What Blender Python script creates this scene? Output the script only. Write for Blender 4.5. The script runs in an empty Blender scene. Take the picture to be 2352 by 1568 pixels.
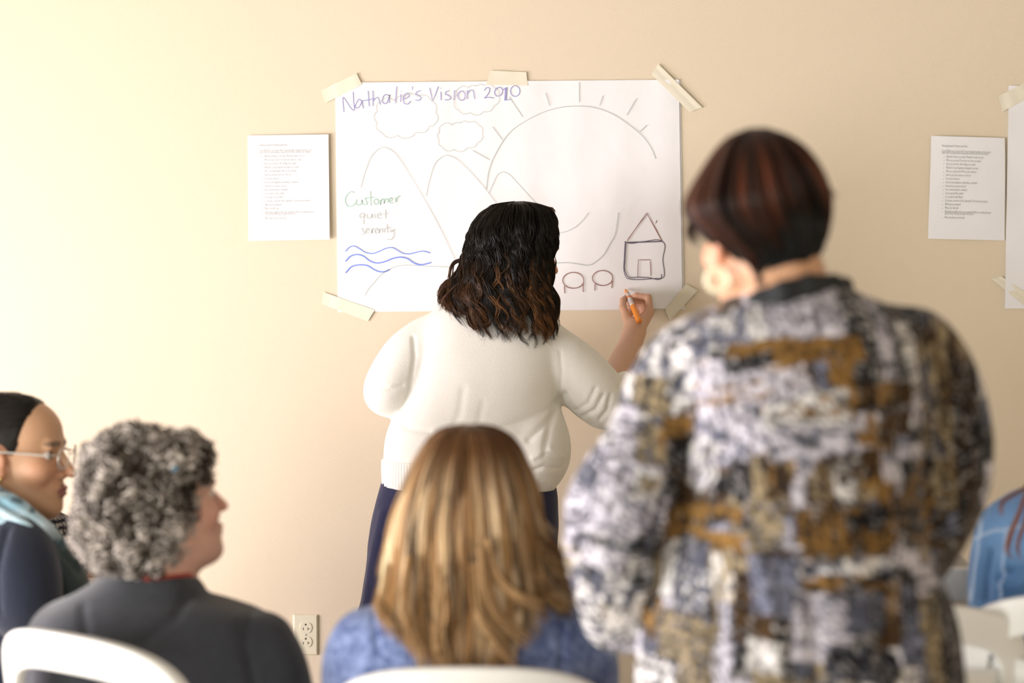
import bpy, math, random
import numpy as np
from mathutils import Vector, Matrix

C = bpy.context.scene.collection
SC = bpy.context.scene
rng = np.random.default_rng(7)
random.seed(7)

# ------------------------------------------------------------------ camera
D = 6.43            # camera to drawing wall (the wall's face is y = 0)
F = 2352 * 85.0 / 36.0
ZC = 1.40
TILT = math.atan((784 - 600) / F)
cam_data = bpy.data.cameras.new('camera')
cam_data.lens = 85.0
cam_data.sensor_width = 36.0
cam_data.clip_start = 0.05
cam_data.clip_end = 60
cam_data.dof.use_dof = True
cam_data.dof.focus_distance = 6.12
cam_data.dof.aperture_fstop = 2.5
cam = bpy.data.objects.new('camera', cam_data)
C.objects.link(cam)
cam.location = (0, -D, ZC)
cam.rotation_euler = (math.pi / 2 - TILT, 0, 0)
SC.camera = cam

# ------------------------------------------------------------------ light, exposure
world = bpy.data.worlds.new('sky')
SC.world = world
world.use_nodes = True
wn = world.node_tree.nodes
wn['Background'].inputs['Color'].default_value = (0.80, 0.90, 1.0, 1)
wn['Background'].inputs['Strength'].default_value = 1.0


def area(name, loc, target, sx, sy, power, color, spread=180):
    l = bpy.data.lights.new(name, 'AREA')
    l.shape = 'RECTANGLE'
    l.size, l.size_y = sx, sy
    l.energy = power
    l.color = color
    l.spread = math.radians(spread)
    o = bpy.data.objects.new(name, l)
    C.objects.link(o)
    o.location = loc
    o.rotation_euler = (Vector(target) - Vector(loc)).to_track_quat('-Z', 'Y').to_euler()
    return o


# daylight entering by the windows of the left wall and of the wall behind the camera
area('window_daylight', (-3.36, -2.0, .72), (0, -2.0, .72), 2.1, 1.25, 168, (1.0, 0.905, 0.96))
area('window_daylight', (-3.36, -4.75, .95), (0, -4.75, .95), 1.9, 1.5, 190, (1.0, 0.975, 0.955))
area('window_daylight', (-0.4, -8.85, .95), (-0.4, 0, .95), 1.3, 1.1, 65, (1.0, 1.0, 0.95))

SC.view_settings.view_transform = 'Standard'
SC.view_settings.look = 'None'
SC.view_settings.gamma = 1.0
SC.view_settings.use_curve_mapping = False
SC.view_settings.exposure = 0.0
SC.cycles.max_bounces = 6
SC.cycles.diffuse_bounces = 4
SC.cycles.glossy_bounces = 3
SC.cycles.transmission_bounces = 5
SC.cycles.transparent_max_bounces = 8
SC.cycles.sample_clamp_indirect = 6
SC.cycles.use_denoising = True
SC.cycles.use_adaptive_sampling = True
SC.cycles.adaptive_threshold = 0.02


# ------------------------------------------------------------------ helpers: pixels to points
def at(px, py, y):
    """The point seen at pixel (px, py) of the photograph that lies at depth y."""
    u, v = (px - 1176) / F, (784 - py) / F
    c, s = math.cos(TILT), math.sin(TILT)
    d = (u, c + v * s, -s + v * c)
    t = (y + D) / d[1]
    return np.array([d[0] * t, y, ZC + d[2] * t])


def scale_at(y):
    return F / (D + y)


# ------------------------------------------------------------------ helpers: noise
def _hash(i, j, k):
    n = (i.astype(np.int64) * 374761393 + j.astype(np.int64) * 668265263 + k.astype(np.int64) * 2147483647 // 7) & 0xFFFFFFFF
    n = ((n ^ (n >> 13)) * 1274126177) & 0xFFFFFFFF
    n = (n ^ (n >> 16)) & 0xFFFFFF
    return n / float(0xFFFFFF)


def vnoise(P):
    """Smooth value noise in 0..1 at points P (n x 3)."""
    f = np.floor(P)
    t = P - f
    t = t * t * (3 - 2 * t)
    i, j, k = f[:, 0], f[:, 1], f[:, 2]
    out = 0
    for a in (0, 1):
        for b in (0, 1):
            for c in (0, 1):
                w = (t[:, 0] if a else 1 - t[:, 0]) * (t[:, 1] if b else 1 - t[:, 1]) * (t[:, 2] if c else 1 - t[:, 2])
                out = out + w * _hash(i + a, j + b, k + c)
    return out


# ------------------------------------------------------------------ helpers: distance fields and their surfaces
def smin(a, b, k):
    if k <= 0:
        return np.minimum(a, b)
    h = np.maximum(k - np.abs(a - b), 0) / k
    return np.minimum(a, b) - h * h * k * 0.25


def smax(a, b, k):
    return -smin(-a, -b, k)


class Prim:
    """A distance function with its bounding box, blend radius and operation."""

    def __init__(self, fn, lo, hi, k=0.01, op='+'):
        self.fn, self.lo, self.hi, self.k, self.op = fn, np.array(lo, float), np.array(hi, float), k, op


def rc(a, b, ra, rb, k=0.01, op='+', frame=None):
    """Capsule from a to b whose radius runs from ra to rb."""
    a, b = np.array(a, float), np.array(b, float)
    if frame is not None:
        a, b = frame.pt(a), frame.pt(b)
        ra, rb = ra * frame.s, rb * frame.s
        k = k * frame.s
    ba = b - a
    L2 = max(float(ba @ ba), 1e-12)

    def fn(x, y, z):
        px, py, pz = x - a[0], y - a[1], z - a[2]
        t = np.clip((px * ba[0] + py * ba[1] + pz * ba[2]) / L2, 0, 1)
        dx, dy, dz = px - t * ba[0], py - t * ba[1], pz - t * ba[2]
        return np.sqrt(dx * dx + dy * dy + dz * dz) - (ra + (rb - ra) * t)
    r = max(ra, rb)
    return Prim(fn, np.minimum(a, b) - r, np.maximum(a, b) + r, k, op)


class Frame:
    """A local frame: columns of R are its right, forward and up axes."""

    def __init__(self, o, yaw=0, pitch=0, roll=0, s=1.0):
        cy, sy = math.cos(yaw), math.sin(yaw)
        Rz = np.array([[cy, sy, 0], [-sy, cy, 0], [0, 0, 1]])        # yaw > 0 turns the face from +y to +x
        cp, sp = math.cos(pitch), math.sin(pitch)
        Rx = np.array([[1, 0, 0], [0, cp, -sp], [0, sp, cp]])        # pitch > 0 looks up
        cr, sr = math.cos(roll), math.sin(roll)
        Ry = np.array([[cr, 0, sr], [0, 1, 0], [-sr, 0, cr]])        # roll > 0 tips the crown to the right
        self.R = Rz @ Rx @ Ry
        self.o = np.array(o, float)
        self.s = s

    def pt(self, p):
        return self.o + self.s * (self.R @ np.array(p, float))

    def pts(self, P):
        return self.o + self.s * (P @ self.R.T)

    def local(self, P):
        return ((P - self.o) @ self.R) / self.s


def ell(c, r, k=0.01, op='+', frame=None, rot=None):
    """Ellipsoid; rot is an optional 3x3 matrix of its own axes."""
    c, r = np.array(c, float), np.array(r, float)
    M = np.eye(3) if rot is None else np.array(rot, float)
    if frame is not None:
        c = frame.pt(c)
        r = r * frame.s
        M = frame.R @ M
        k = k * frame.s
    ext = np.sqrt(((M * r) ** 2).sum(1))

    def fn(x, y, z):
        px, py, pz = x - c[0], y - c[1], z - c[2]
        lx = M[0, 0] * px + M[1, 0] * py + M[2, 0] * pz
        ly = M[0, 1] * px + M[1, 1] * py + M[2, 1] * pz
        lz = M[0, 2] * px + M[1, 2] * py + M[2, 2] * pz
        k0 = np.sqrt((lx / r[0]) ** 2 + (ly / r[1]) ** 2 + (lz / r[2]) ** 2)
        k1 = np.sqrt((lx / r[0] ** 2) ** 2 + (ly / r[1] ** 2) ** 2 + (lz / r[2] ** 2) ** 2)
        return np.where(k1 > 1e-9, k0 * (k0 - 1) / np.maximum(k1, 1e-9), -r.min())
    return Prim(fn, c - ext, c + ext, k, op)


def spline(keys, n=200):
    """Dense monotone-ish Catmull-Rom resampling of rows (first column is the parameter)."""
    K = np.array(sorted(keys, key=lambda q: q[0]), float)
    t = K[:, 0]
    T = np.linspace(t[0], t[-1], n)
    out = np.zeros((n, K.shape[1]))
    out[:, 0] = T
    for c in range(1, K.shape[1]):
        y = K[:, c]
        m = np.gradient(y, t) if len(t) > 2 else np.full(len(t), (y[-1] - y[0]) / max(t[-1] - t[0], 1e-9))
        i = np.clip(np.searchsorted(t, T, side='right') - 1, 0, len(t) - 2)
        h = t[i + 1] - t[i]
        s = (T - t[i]) / h
        out[:, c] = ((2 * s**3 - 3 * s**2 + 1) * y[i] + (s**3 - 2 * s**2 + s) * h * m[i]
                     + (-2 * s**3 + 3 * s**2) * y[i + 1] + (s**3 - s**2) * h * m[i + 1])
    return out


class Loft:
    """Stack of ellipses: rows (z, cx, cy, a, b)."""

    def __init__(self, rows, n=2.3):
        self.T = spline(rows)
        self.n = n

    def row(self, z):
        T = self.T
        return [np.interp(z, T[:, 0], T[:, c]) for c in range(1, 5)]

    def prim(self, grow=0.0, k=0.02, op='+', zlo=None, zhi=None):
        T, n = self.T, self.n
        lo_z = T[0, 0] if zlo is None else zlo
        hi_z = T[-1, 0] if zhi is None else zhi

        def fn(x, y, z):
            zz = np.asarray(z)
            cx, cy, a, b = self.row(zz)
            a = np.maximum(a + grow, 0.004)
            b = np.maximum(b + grow, 0.004)
            q = ((np.abs(x - cx) / a) ** n + (np.abs(y - cy) / b) ** n) ** (1 / n)
            d = (q - 1) * np.minimum(a, b)
            return np.maximum(d, np.maximum(lo_z - zz, zz - hi_z))
        lo = (float((T[:, 1] - T[:, 3]).min()) - abs(grow), float((T[:, 2] - T[:, 4]).min()) - abs(grow), lo_z)
        hi = (float((T[:, 1] + T[:, 3]).max()) + abs(grow), float((T[:, 2] + T[:, 4]).max()) + abs(grow), hi_z)
        return Prim(fn, lo, hi, k, op)


def px_loft(rows, Y, n=2.3, yc=0.0):
    """Loft whose outline is given as (py, left px, right px, half depth[, dy]) at depth Y."""
    out = []
    for q in rows:
        py, xl, xr, b = q[:4]
        dy = q[4] if len(q) > 4 else 0
        p, r = at(xl, py, Y), at(xr, py, Y)
        out.append((p[2], (p[0] + r[0]) / 2, Y + yc + dy, (r[0] - p[0]) / 2, b))
    return Loft(out, n)


def tube(pts, k=0.02, grow=0.0, op='+', sub=3):
    """Chain of capsules through (x, y, z, r), smoothed."""
    K = np.array(pts, float)
    t = np.arange(len(K))
    S = spline([(t[i],) + tuple(K[i]) for i in range(len(K))], (len(K) - 1) * sub + 1)
    return [rc(S[i, 1:4], S[i + 1, 1:4], S[i, 4] + grow, S[i + 1, 4] + grow, k, op) for i in range(len(S) - 1)]


def px_tube(pts, k=0.02, grow=0.0, op='+', sub=3):
    """Tube through (px, py, y, radius in px)."""
    return tube([tuple(at(p[0], p[1], p[2])) + (p[3] / scale_at(p[2]),) for p in pts], k, grow, op, sub)


def axis(lo, hi, h, fine=None):
    """Grid axis of step h, with finer steps inside each (a, b, hf) of fine."""
    out = [lo]
    while out[-1] < hi:
        x = out[-1]
        s = h
        for a, b, hf in (fine or []):
            if a - hf <= x <= b:
                s = min(s, hf)
            elif x < a < x + s:
                s = max(a - x, hf)
        out.append(x + s)
    return np.array(out)


def mesh_prims(prims, h, fine=(None, None, None), pad=0.012):
    """Surface net of the blended prims: verts (n x 3), quads (m x 4)."""
    adds = [p for p in prims if p.op == '+']
    lo = np.min([p.lo for p in adds], axis=0) - pad
    hi = np.max([p.hi for p in adds], axis=0) + pad
    ax = [axis(lo[i], hi[i], h, fine[i]) for i in range(3)]
    V = np.full([len(a) for a in ax], 0.5, np.float32)
    for p in prims:
        m = p.k + 3 * h
        sl = []
        for i in range(3):
            a = max(np.searchsorted(ax[i], p.lo[i] - m) - 1, 0)
            b = min(np.searchsorted(ax[i], p.hi[i] + m) + 1, len(ax[i]))
            sl.append(slice(a, b))
        if any(s.stop <= s.start for s in sl):
            continue
        X = ax[0][sl[0]][:, None, None]
        Y = ax[1][sl[1]][None, :, None]
        Z = ax[2][sl[2]][None, None, :]
        d = p.fn(X, Y, Z).astype(np.float32)
        cur = V[sl[0], sl[1], sl[2]]
        if p.op == '+':
            V[sl[0], sl[1], sl[2]] = smin(cur, d, p.k)
        elif p.op == '-':
            V[sl[0], sl[1], sl[2]] = smax(cur, -d, p.k)
    for i in range(3):
        s = [slice(None)] * 3
        for e in (0, -1):
            s[i] = e
            V[tuple(s)] = np.maximum(V[tuple(s)], 1e-3)
    return nets(V, ax)


def nets(V, ax):
    S = V < 0
    n = [s - 1 for s in V.shape]
    cnt = np.zeros(n, np.int8)
    for a in (0, 1):
        for b in (0, 1):
            for c in (0, 1):
                cnt += S[a:n[0] + a, b:n[1] + b, c:n[2] + c]
    idx = np.argwhere((cnt > 0) & (cnt < 8))
    ids = np.full(n, -1, np.int32)
    ids[idx[:, 0], idx[:, 1], idx[:, 2]] = np.arange(len(idx))
    acc = np.zeros((len(idx), 3))
    num = np.zeros(len(idx))
    base = [ax[i][idx[:, i]] for i in range(3)]
    step = [ax[i][idx[:, i] + 1] - ax[i][idx[:, i]] for i in range(3)]
    for d in range(3):
        o1, o2 = (d + 1) % 3, (d + 2) % 3
        for u in (0, 1):
            for w in (0, 1):
                c0 = np.zeros(3, int)
                c0[o1], c0[o2] = u, w
                c1 = c0.copy()
                c1[d] = 1
                v0 = V[idx[:, 0] + c0[0], idx[:, 1] + c0[1], idx[:, 2] + c0[2]]
                v1 = V[idx[:, 0] + c1[0], idx[:, 1] + c1[1], idx[:, 2] + c1[2]]
                m = (v0 < 0) != (v1 < 0)
                t = np.where(m, v0 / np.where(v0 == v1, 1, v0 - v1), 0)
                q = np.zeros((len(idx), 3))
                q[:, d] = t
                q[:, o1] = u
                q[:, o2] = w
                acc += q * m[:, None]
                num += m
    fr = acc / np.maximum(num, 1)[:, None]
    verts = np.stack([base[i] + step[i] * fr[:, i] for i in range(3)], 1)
    quads = []
    for d in range(3):
        o1, o2 = (d + 1) % 3, (d + 2) % 3
        lo = [slice(None)] * 3
        hi = [slice(None)] * 3
        lo[d], hi[d] = slice(0, -1), slice(1, None)
        e = np.argwhere(S[tuple(lo)] != S[tuple(hi)])
        e = e[(e[:, o1] > 0) & (e[:, o2] > 0) & (e[:, o1] < n[o1]) & (e[:, o2] < n[o2])]
        sg = S[e[:, 0], e[:, 1], e[:, 2]]
        q = []
        for u, w in ((-1, -1), (0, -1), (0, 0), (-1, 0)):
            c = e.copy()
            c[:, o1] += u
            c[:, o2] += w
            q.append(ids[c[:, 0], c[:, 1], c[:, 2]])
        q = np.stack(q, 1)
        q[~sg] = q[~sg][:, ::-1]
        quads.append(q)
    return verts, np.concatenate(quads)


# ------------------------------------------------------------------ helpers: meshes
def make_obj(name, V, faces, material=None, parent=None, col=None, smooth=True, origin=None):
    """Link one mesh object from arrays. faces: an (m x 3|4) array or a list of tuples."""
    V = np.asarray(V, float)
    me = bpy.data.meshes.new(name)
    if isinstance(faces, np.ndarray):
        m, w = faces.shape
        me.vertices.add(len(V))
        me.vertices.foreach_set('co', V.astype(np.float32).ravel())
        me.loops.add(m * w)
        me.loops.foreach_set('vertex_index', faces.astype(np.int32).ravel())
        me.polygons.add(m)
        me.polygons.foreach_set('loop_start', np.arange(0, m * w, w, dtype=np.int32))
        me.polygons.foreach_set('loop_total', np.full(m, w, np.int32))
        me.update(calc_edges=True)
    else:
        me.from_pydata([tuple(v) for v in V], [], faces)
        me.update()
    me.polygons.foreach_set('use_smooth', np.full(len(me.polygons), smooth))
    if col is not None:
        c = np.ones((len(V), 4), np.float32)
        c[:, :3] = col
        at_ = me.color_attributes.new('Col', 'FLOAT_COLOR', 'POINT')
        at_.data.foreach_set('color', c.ravel())
    if material:
        me.materials.append(material)
    o = bpy.data.objects.new(name, me)
    C.objects.link(o)
    if parent is not None:
        o.parent = parent
        o.matrix_parent_inverse = Matrix.Translation(-Vector(parent.location)) if parent.type == 'EMPTY' else Matrix()
    return o


def thing(name, label, cat, loc=(0, 0, 0), group=None):
    o = bpy.data.objects.new(name, None)
    o.empty_display_size = 0.1
    C.objects.link(o)
    o.location = loc
    o['label'], o['category'] = label, cat
    if group:
        o['group'] = group
    return o


def tag(o, label, cat, group=None):
    o['label'], o['category'] = label, cat
    if group:
        o['group'] = group
    return o


def normals(V, Q):
    a, b, c, d = V[Q[:, 0]], V[Q[:, 1]], V[Q[:, 2]], V[Q[:, 3]]
    fn = np.cross(c - a, d - b)
    N = np.zeros_like(V)
    for i in range(4):
        np.add.at(N, Q[:, i], fn)
    return N / np.maximum(np.linalg.norm(N, axis=1, keepdims=True), 1e-12)


def relax(V, Q, n=2, f=0.5):
    for _ in range(n):
        S = np.zeros_like(V)
        c = np.zeros(len(V))
        for i in range(4):
            a, b = Q[:, i], Q[:, (i + 1) % 4]
            np.add.at(S, a, V[b])
            np.add.at(S, b, V[a])
            np.add.at(c, a, 1)
            np.add.at(c, b, 1)
        V = V + f * (S / np.maximum(c, 1)[:, None] - V)
    return V


def box(lo, hi):
    x0, y0, z0 = lo
    x1, y1, z1 = hi
    V = [(x0, y0, z0), (x1, y0, z0), (x1, y1, z0), (x0, y1, z0), (x0, y0, z1), (x1, y0, z1), (x1, y1, z1), (x0, y1, z1)]
    Fc = [(0, 3, 2, 1), (4, 5, 6, 7), (0, 1, 5, 4), (1, 2, 6, 5), (2, 3, 7, 6), (3, 0, 4, 7)]
    return V, Fc


def bevel(o, w=0.004, seg=3):
    m = o.modifiers.new('bevel', 'BEVEL')
    m.width, m.segments, m.limit_method = w, seg, 'ANGLE'
    return o


def strands(P, R, m=4, ref=None):
    """Tapered tubes: P (n, s, 3) points, R (n, s) radii -> verts, quads."""
    n, s = P.shape[:2]
    T = np.gradient(P, axis=1)
    T /= np.maximum(np.linalg.norm(T, axis=2, keepdims=True), 1e-9)
    if ref is None:
        ref = np.zeros((n, 1, 3))
        ref[:, 0, 1] = 1.0
        ref[:, 0, 0] = 0.35
    A = np.cross(T, ref)
    A /= np.maximum(np.linalg.norm(A, axis=2, keepdims=True), 1e-9)
    B = np.cross(T, A)
    ang = np.arange(m) * 2 * math.pi / m
    ring = (P[:, :, None, :] + R[:, :, None, None] * (np.cos(ang)[None, None, :, None] * A[:, :, None, :]
                                                      + np.sin(ang)[None, None, :, None] * B[:, :, None, :]))
    V = ring.reshape(-1, 3)
    i = np.arange(n)[:, None, None] * s * m
    j = np.arange(s - 1)[None, :, None] * m
    k = np.arange(m)[None, None, :]
    k2 = (k + 1) % m
    a = i + j + k
    b = i + j + k2
    Q = np.stack([a, a + m, b + m, b], -1).reshape(-1, 4)
    return V, Q


# ------------------------------------------------------------------ materials
def mat(name, color=(0.8, 0.8, 0.8), rough=0.6, vcol=False, bump=None, spec=0.5, sheen=0.0, sss=0.0, alpha=1.0, metal=0.0,
        vary=None, trans=0.0):
    m = bpy.data.materials.new(name)
    m.use_nodes = True
    nt = m.node_tree
    b = nt.nodes['Principled BSDF']
    b.inputs['Base Color'].default_value = tuple(color) + (1,)
    b.inputs['Roughness'].default_value = rough
    b.inputs['Specular IOR Level'].default_value = spec
    b.inputs['Metallic'].default_value = metal
    b.inputs['Sheen Weight'].default_value = sheen
    b.inputs['Alpha'].default_value = alpha
    b.inputs['Transmission Weight'].default_value = trans
    if sss:
        b.inputs['Subsurface Weight'].default_value = sss
        b.inputs['Subsurface Radius'].default_value = (0.012, 0.005, 0.003)
        b.inputs['Subsurface Scale'].default_value = 1.0
    src = None
    if vcol:
        a = nt.nodes.new('ShaderNodeAttribute')
        a.attribute_name = 'Col'
        src = a.outputs['Color']
    tc = nt.nodes.new('ShaderNodeTexCoord')
    if vary:                                   # (scale, strength): cloudy variation of the colour itself
        nz = nt.nodes.new('ShaderNodeTexNoise')
        nz.inputs['Scale'].default_value = vary[0]
        nz.inputs['Detail'].default_value = 4
        nt.links.new(tc.outputs['Object'], nz.inputs['Vector'])
        mr = nt.nodes.new('ShaderNodeMapRange')
        mr.inputs['To Min'].default_value = 1 - vary[1]
        mr.inputs['To Max'].default_value = 1 + vary[1]
        nt.links.new(nz.outputs['Fac'], mr.inputs['Value'])
        mx = nt.nodes.new('ShaderNodeVectorMath')
        mx.operation = 'SCALE'
        if src is None:
            mx.inputs[0].default_value = tuple(color)
        else:
            nt.links.new(src, mx.inputs[0])
        nt.links.new(mr.outputs['Result'], mx.inputs['Scale'])
        src = mx.outputs['Vector']
    if src is not None:
        nt.links.new(src, b.inputs['Base Color'])
    if bump:                                   # (scale, strength, distance)
        nz = nt.nodes.new('ShaderNodeTexNoise')
        nz.inputs['Scale'].default_value = bump[0]
        nz.inputs['Detail'].default_value = 3
        nt.links.new(tc.outputs['Object'], nz.inputs['Vector'])
        bp = nt.nodes.new('ShaderNodeBump')
        bp.inputs['Strength'].default_value = bump[1]
        bp.inputs['Distance'].default_value = bump[2]
        nt.links.new(nz.outputs['Fac'], bp.inputs['Height'])
        nt.links.new(bp.outputs['Normal'], b.inputs['Normal'])
    return m


M = {}
M['wall'] = mat('wall_paint', (0.77, 0.67, 0.505), 0.75, bump=(260, 0.25, 0.002), spec=0.25)
M['wall_white'] = mat('white_paint', (0.80, 0.78, 0.74), 0.8, bump=(200, 0.2, 0.002))
M['ceiling'] = mat('ceiling_tile', (0.30, 0.285, 0.26), 0.9, bump=(120, 0.3, 0.004))
M['floor'] = mat('floor_carpet', (0.58, 0.53, 0.45), 0.95, bump=(900, 0.6, 0.004), vary=(60, 0.2))
M['paper'] = mat('paper', (0.885, 0.895, 0.90), 0.85, bump=(9, 0.35, 0.01), spec=0.2)
M['ink_blue'] = mat('blue_violet_ink', (0.32, 0.32, 0.62), 0.8)
M['ink_wave'] = mat('bright_blue_ink', (0.20, 0.30, 0.82), 0.8)
M['ink_green'] = mat('green_ink', (0.36, 0.62, 0.50), 0.8)
M['ink_grey'] = mat('grey_pencil', (0.54, 0.58, 0.555), 0.8)
M['ink_brown'] = mat('brown_ink', (0.30, 0.13, 0.11), 0.8)
M['ink_dark'] = mat('dark_ink', (0.12, 0.10, 0.14), 0.8)
M['print'] = mat('printed_text', (0.40, 0.42, 0.41), 0.8)
M['tape'] = mat('masking_tape', (0.84, 0.80, 0.64), 0.6, alpha=0.96)
M['plate'] = mat('ivory_plastic', (0.80, 0.76, 0.58), 0.4)
M['slot'] = mat('dark_slot', (0.03, 0.025, 0.02), 0.6)
M['steel'] = mat('steel', (0.7, 0.7, 0.68), 0.35, metal=0.9)
M['chair'] = mat('white_resin', (0.80, 0.80, 0.76), 0.35, bump=(400, 0.08, 0.001))
M['rubber'] = mat('grey_rubber', (0.12, 0.12, 0.12), 0.7)
M['skin'] = mat('skin', vcol=True, rough=0.5, sss=0.12, bump=(500, 0.06, 0.001), vary=(40, 0.06))
M['hair'] = mat('hair', vcol=True, rough=0.42, spec=0.18)
M['hairbase'] = mat('hair_mass', vcol=True, rough=0.7, spec=0.2, bump=(140, 0.5, 0.004))
M['knit'] = mat('cream_knit', (0.86, 0.845, 0.775), 0.9, sheen=0.3, spec=0.15, bump=(420, 0.35, 0.003), vary=(14, 0.03))
M['grey_knit'] = mat('charcoal_knit', (0.042, 0.045, 0.052), 0.95, sheen=0.25, spec=0.15, bump=(300, 0.4, 0.003), vary=(90, 0.25))
M['navy'] = mat('navy_trousers', (0.022, 0.024, 0.062), 0.9, sheen=0.2, spec=0.2, bump=(300, 0.3, 0.002), vary=(25, 0.2))
M['dark_cloth'] = mat('dark_trousers', (0.03, 0.03, 0.035), 0.9, bump=(200, 0.3, 0.002))
M['navy_tee'] = mat('navy_jersey', (0.020, 0.026, 0.045), 0.85, sheen=0.25, spec=0.2, bump=(60, 0.3, 0.004))
M['pale_knit'] = mat('pale_grey_knit', (0.50, 0.48, 0.45), 0.9, sheen=0.2, bump=(200, 0.3, 0.002))
M['shoe'] = mat('black_leather', (0.02, 0.018, 0.016), 0.45)
M['black'] = mat('black_elastic', (0.012, 0.012, 0.014), 0.7)
M['collar'] = mat('black_band', (0.016, 0.018, 0.020), 0.9, bump=(200, 0.3, 0.002))
M['eye'] = mat('eye', vcol=True, rough=0.15)
M['orange'] = mat('orange_plastic', (0.95, 0.30, 0.010), 0.35)
M['label_white'] = mat('white_label', (0.80, 0.78, 0.76), 0.45)
M['label_orange'] = mat('orange_label', (0.80, 0.26, 0.08), 0.45)
M['label_grey'] = mat('grey_label', (0.45, 0.42, 0.42), 0.45)
M['shell'] = mat('cream_shell', (0.88, 0.78, 0.55), 0.35)
M['gold'] = mat('gold', (0.85, 0.65, 0.25), 0.25, metal=1.0)
M['silver'] = mat('pale_metal_frame', (0.62, 0.60, 0.54), 0.3, metal=0.5)
M['glass'] = mat('lens_glass', (1, 1, 1), 0.02, alpha=0.05, spec=0.6)
M['bead'] = mat('red_beads', (0.42, 0.035, 0.015), 0.4)
M['clip'] = mat('blue_clip', (0.16, 0.32, 0.46), 0.3)
M['glint'] = mat('pale_glint', (0.62, 0.60, 0.54), 0.3)
M['window_glass'] = mat('window_glass', (1, 1, 1), 0.02, alpha=0.1)
M['print_cloth'] = mat('printed_cloth', vcol=True, rough=0.85, sheen=0.1, spec=0.15, bump=(160, 0.3, 0.003))
M['scarf'] = mat('scarf_cloth', vcol=True, rough=0.85, sheen=0.2, spec=0.2, bump=(40, 0.4, 0.006))
M['dots'] = mat('polka_dot_cloth', vcol=True, rough=0.85, spec=0.2)
M['cloth_v'] = mat('woven_cloth', vcol=True, rough=0.92, sheen=0.2, spec=0.15, bump=(260, 0.6, 0.004), vary=(150, 0.35))
M['denim'] = mat('denim', vcol=True, rough=0.88, sheen=0.15, spec=0.2, bump=(420, 0.4, 0.002), vary=(22, 0.22))
# ------------------------------------------------------------------ the room
def struct(name, V, Fc, m, parent=None):
    o = make_obj(name, V, Fc, m, parent, smooth=False)
    if parent is None:
        o['kind'] = 'structure'
    return o


def boxes(lst):
    V, Fc = [], []
    for lo, hi in lst:
        v, f = box(lo, hi)
        Fc += [tuple(i + len(V) for i in q) for q in f]
        V += v
    return V, Fc


XL, XR, YB, ZT = -3.4, 3.1, -9.0, 2.65
struct('wall_back', *box((XL - .15, 0, 0), (XR + .15, .15, ZT)), M['wall'])
struct('floor', *box((XL - .15, YB - .15, -.1), (XR + .15, .15, 0)), M['floor'])
struct('ceiling', *box((XL - .15, YB - .15, ZT), (XR + .15, .15, ZT + .1)), M['ceiling'])
struct('wall_right', *box((XR, YB, 0), (XR + .15, 0, ZT)), M['wall'])
W1, W2 = (-3.1, -0.9, .08, 1.37), (-5.75, -3.75, .22, 1.8)
struct('wall_left', *boxes([((XL - .15, YB, 0), (XL, W2[0], ZT)), ((XL - .15, W2[0], 0), (XL, W2[1], W2[2])),
                            ((XL - .15, W2[0], W2[3]), (XL, W2[1], ZT)), ((XL - .15, W2[1], 0), (XL, W1[0], ZT)),
                            ((XL - .15, W1[0], 0), (XL, W1[1], W1[2])), ((XL - .15, W1[0], W1[3]), (XL, W1[1], ZT)),
                            ((XL - .15, W1[1], 0), (XL, 0, ZT))]), M['wall'])
W3 = (-1.1, 0.3, .35, 1.55)
struct('wall_front', *boxes([((XL, YB - .15, 0), (W3[0], YB, ZT)), ((W3[1], YB - .15, 0), (XR, YB, ZT)),
                             ((W3[0], YB - .15, 0), (W3[1], YB, W3[2])), ((W3[0], YB - .15, W3[3]), (W3[1], YB, ZT))]), M['wall'])


def window(n, lo, hi, ax):
    """Frame of four bars with a middle rail, a pane and a sill; ax is the wall's thin axis."""
    t = 1 - ax if ax < 2 else 0
    bars = []
    w = .05
    for (a0, a1, z0, z1) in ((lo[t], lo[t] + w, lo[2], hi[2]), (hi[t] - w, hi[t], lo[2], hi[2]), (lo[t] + w, hi[t] - w, lo[2], lo[2] + w),
                             (lo[t] + w, hi[t] - w, hi[2] - w, hi[2]),
                             (lo[t] + w, hi[t] - w, (lo[2] + hi[2]) / 2 - .02, (lo[2] + hi[2]) / 2 + .02)):
        p, q = [0, 0, z0], [0, 0, z1]
        p[ax], q[ax] = lo[ax], hi[ax]
        p[t], q[t] = a0, a1
        bars.append((p, q))
    f = struct('window_%d' % n, *boxes(bars), M['wall_white'])
    p, q = list(lo), list(hi)
    c = (lo[ax] + hi[ax]) / 2
    p[ax], q[ax] = c - .003, c + .003
    struct('pane', *box(p, q), M['window_glass'], f)


window(1, (XL - .12, W1[0], W1[2]), (XL - .06, W1[1], W1[3]), 0)
window(2, (XL - .12, W2[0], W2[2]), (XL - .06, W2[1], W2[3]), 0)
window(3, (W3[0], YB - .12, W3[2]), (W3[1], YB - .06, W3[3]), 1)
struct('baseboard_back', *box((XL, -.014, 0), (XR, 0, .09)), M['wall_white'])
struct('baseboard_left', *box((XL, YB, 0), (XL + .014, -.014, .09)), M['wall_white'])
struct('baseboard_right', *box((XR - .014, YB, 0), (XR, -.014, .09)), M['wall_white'])


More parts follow.
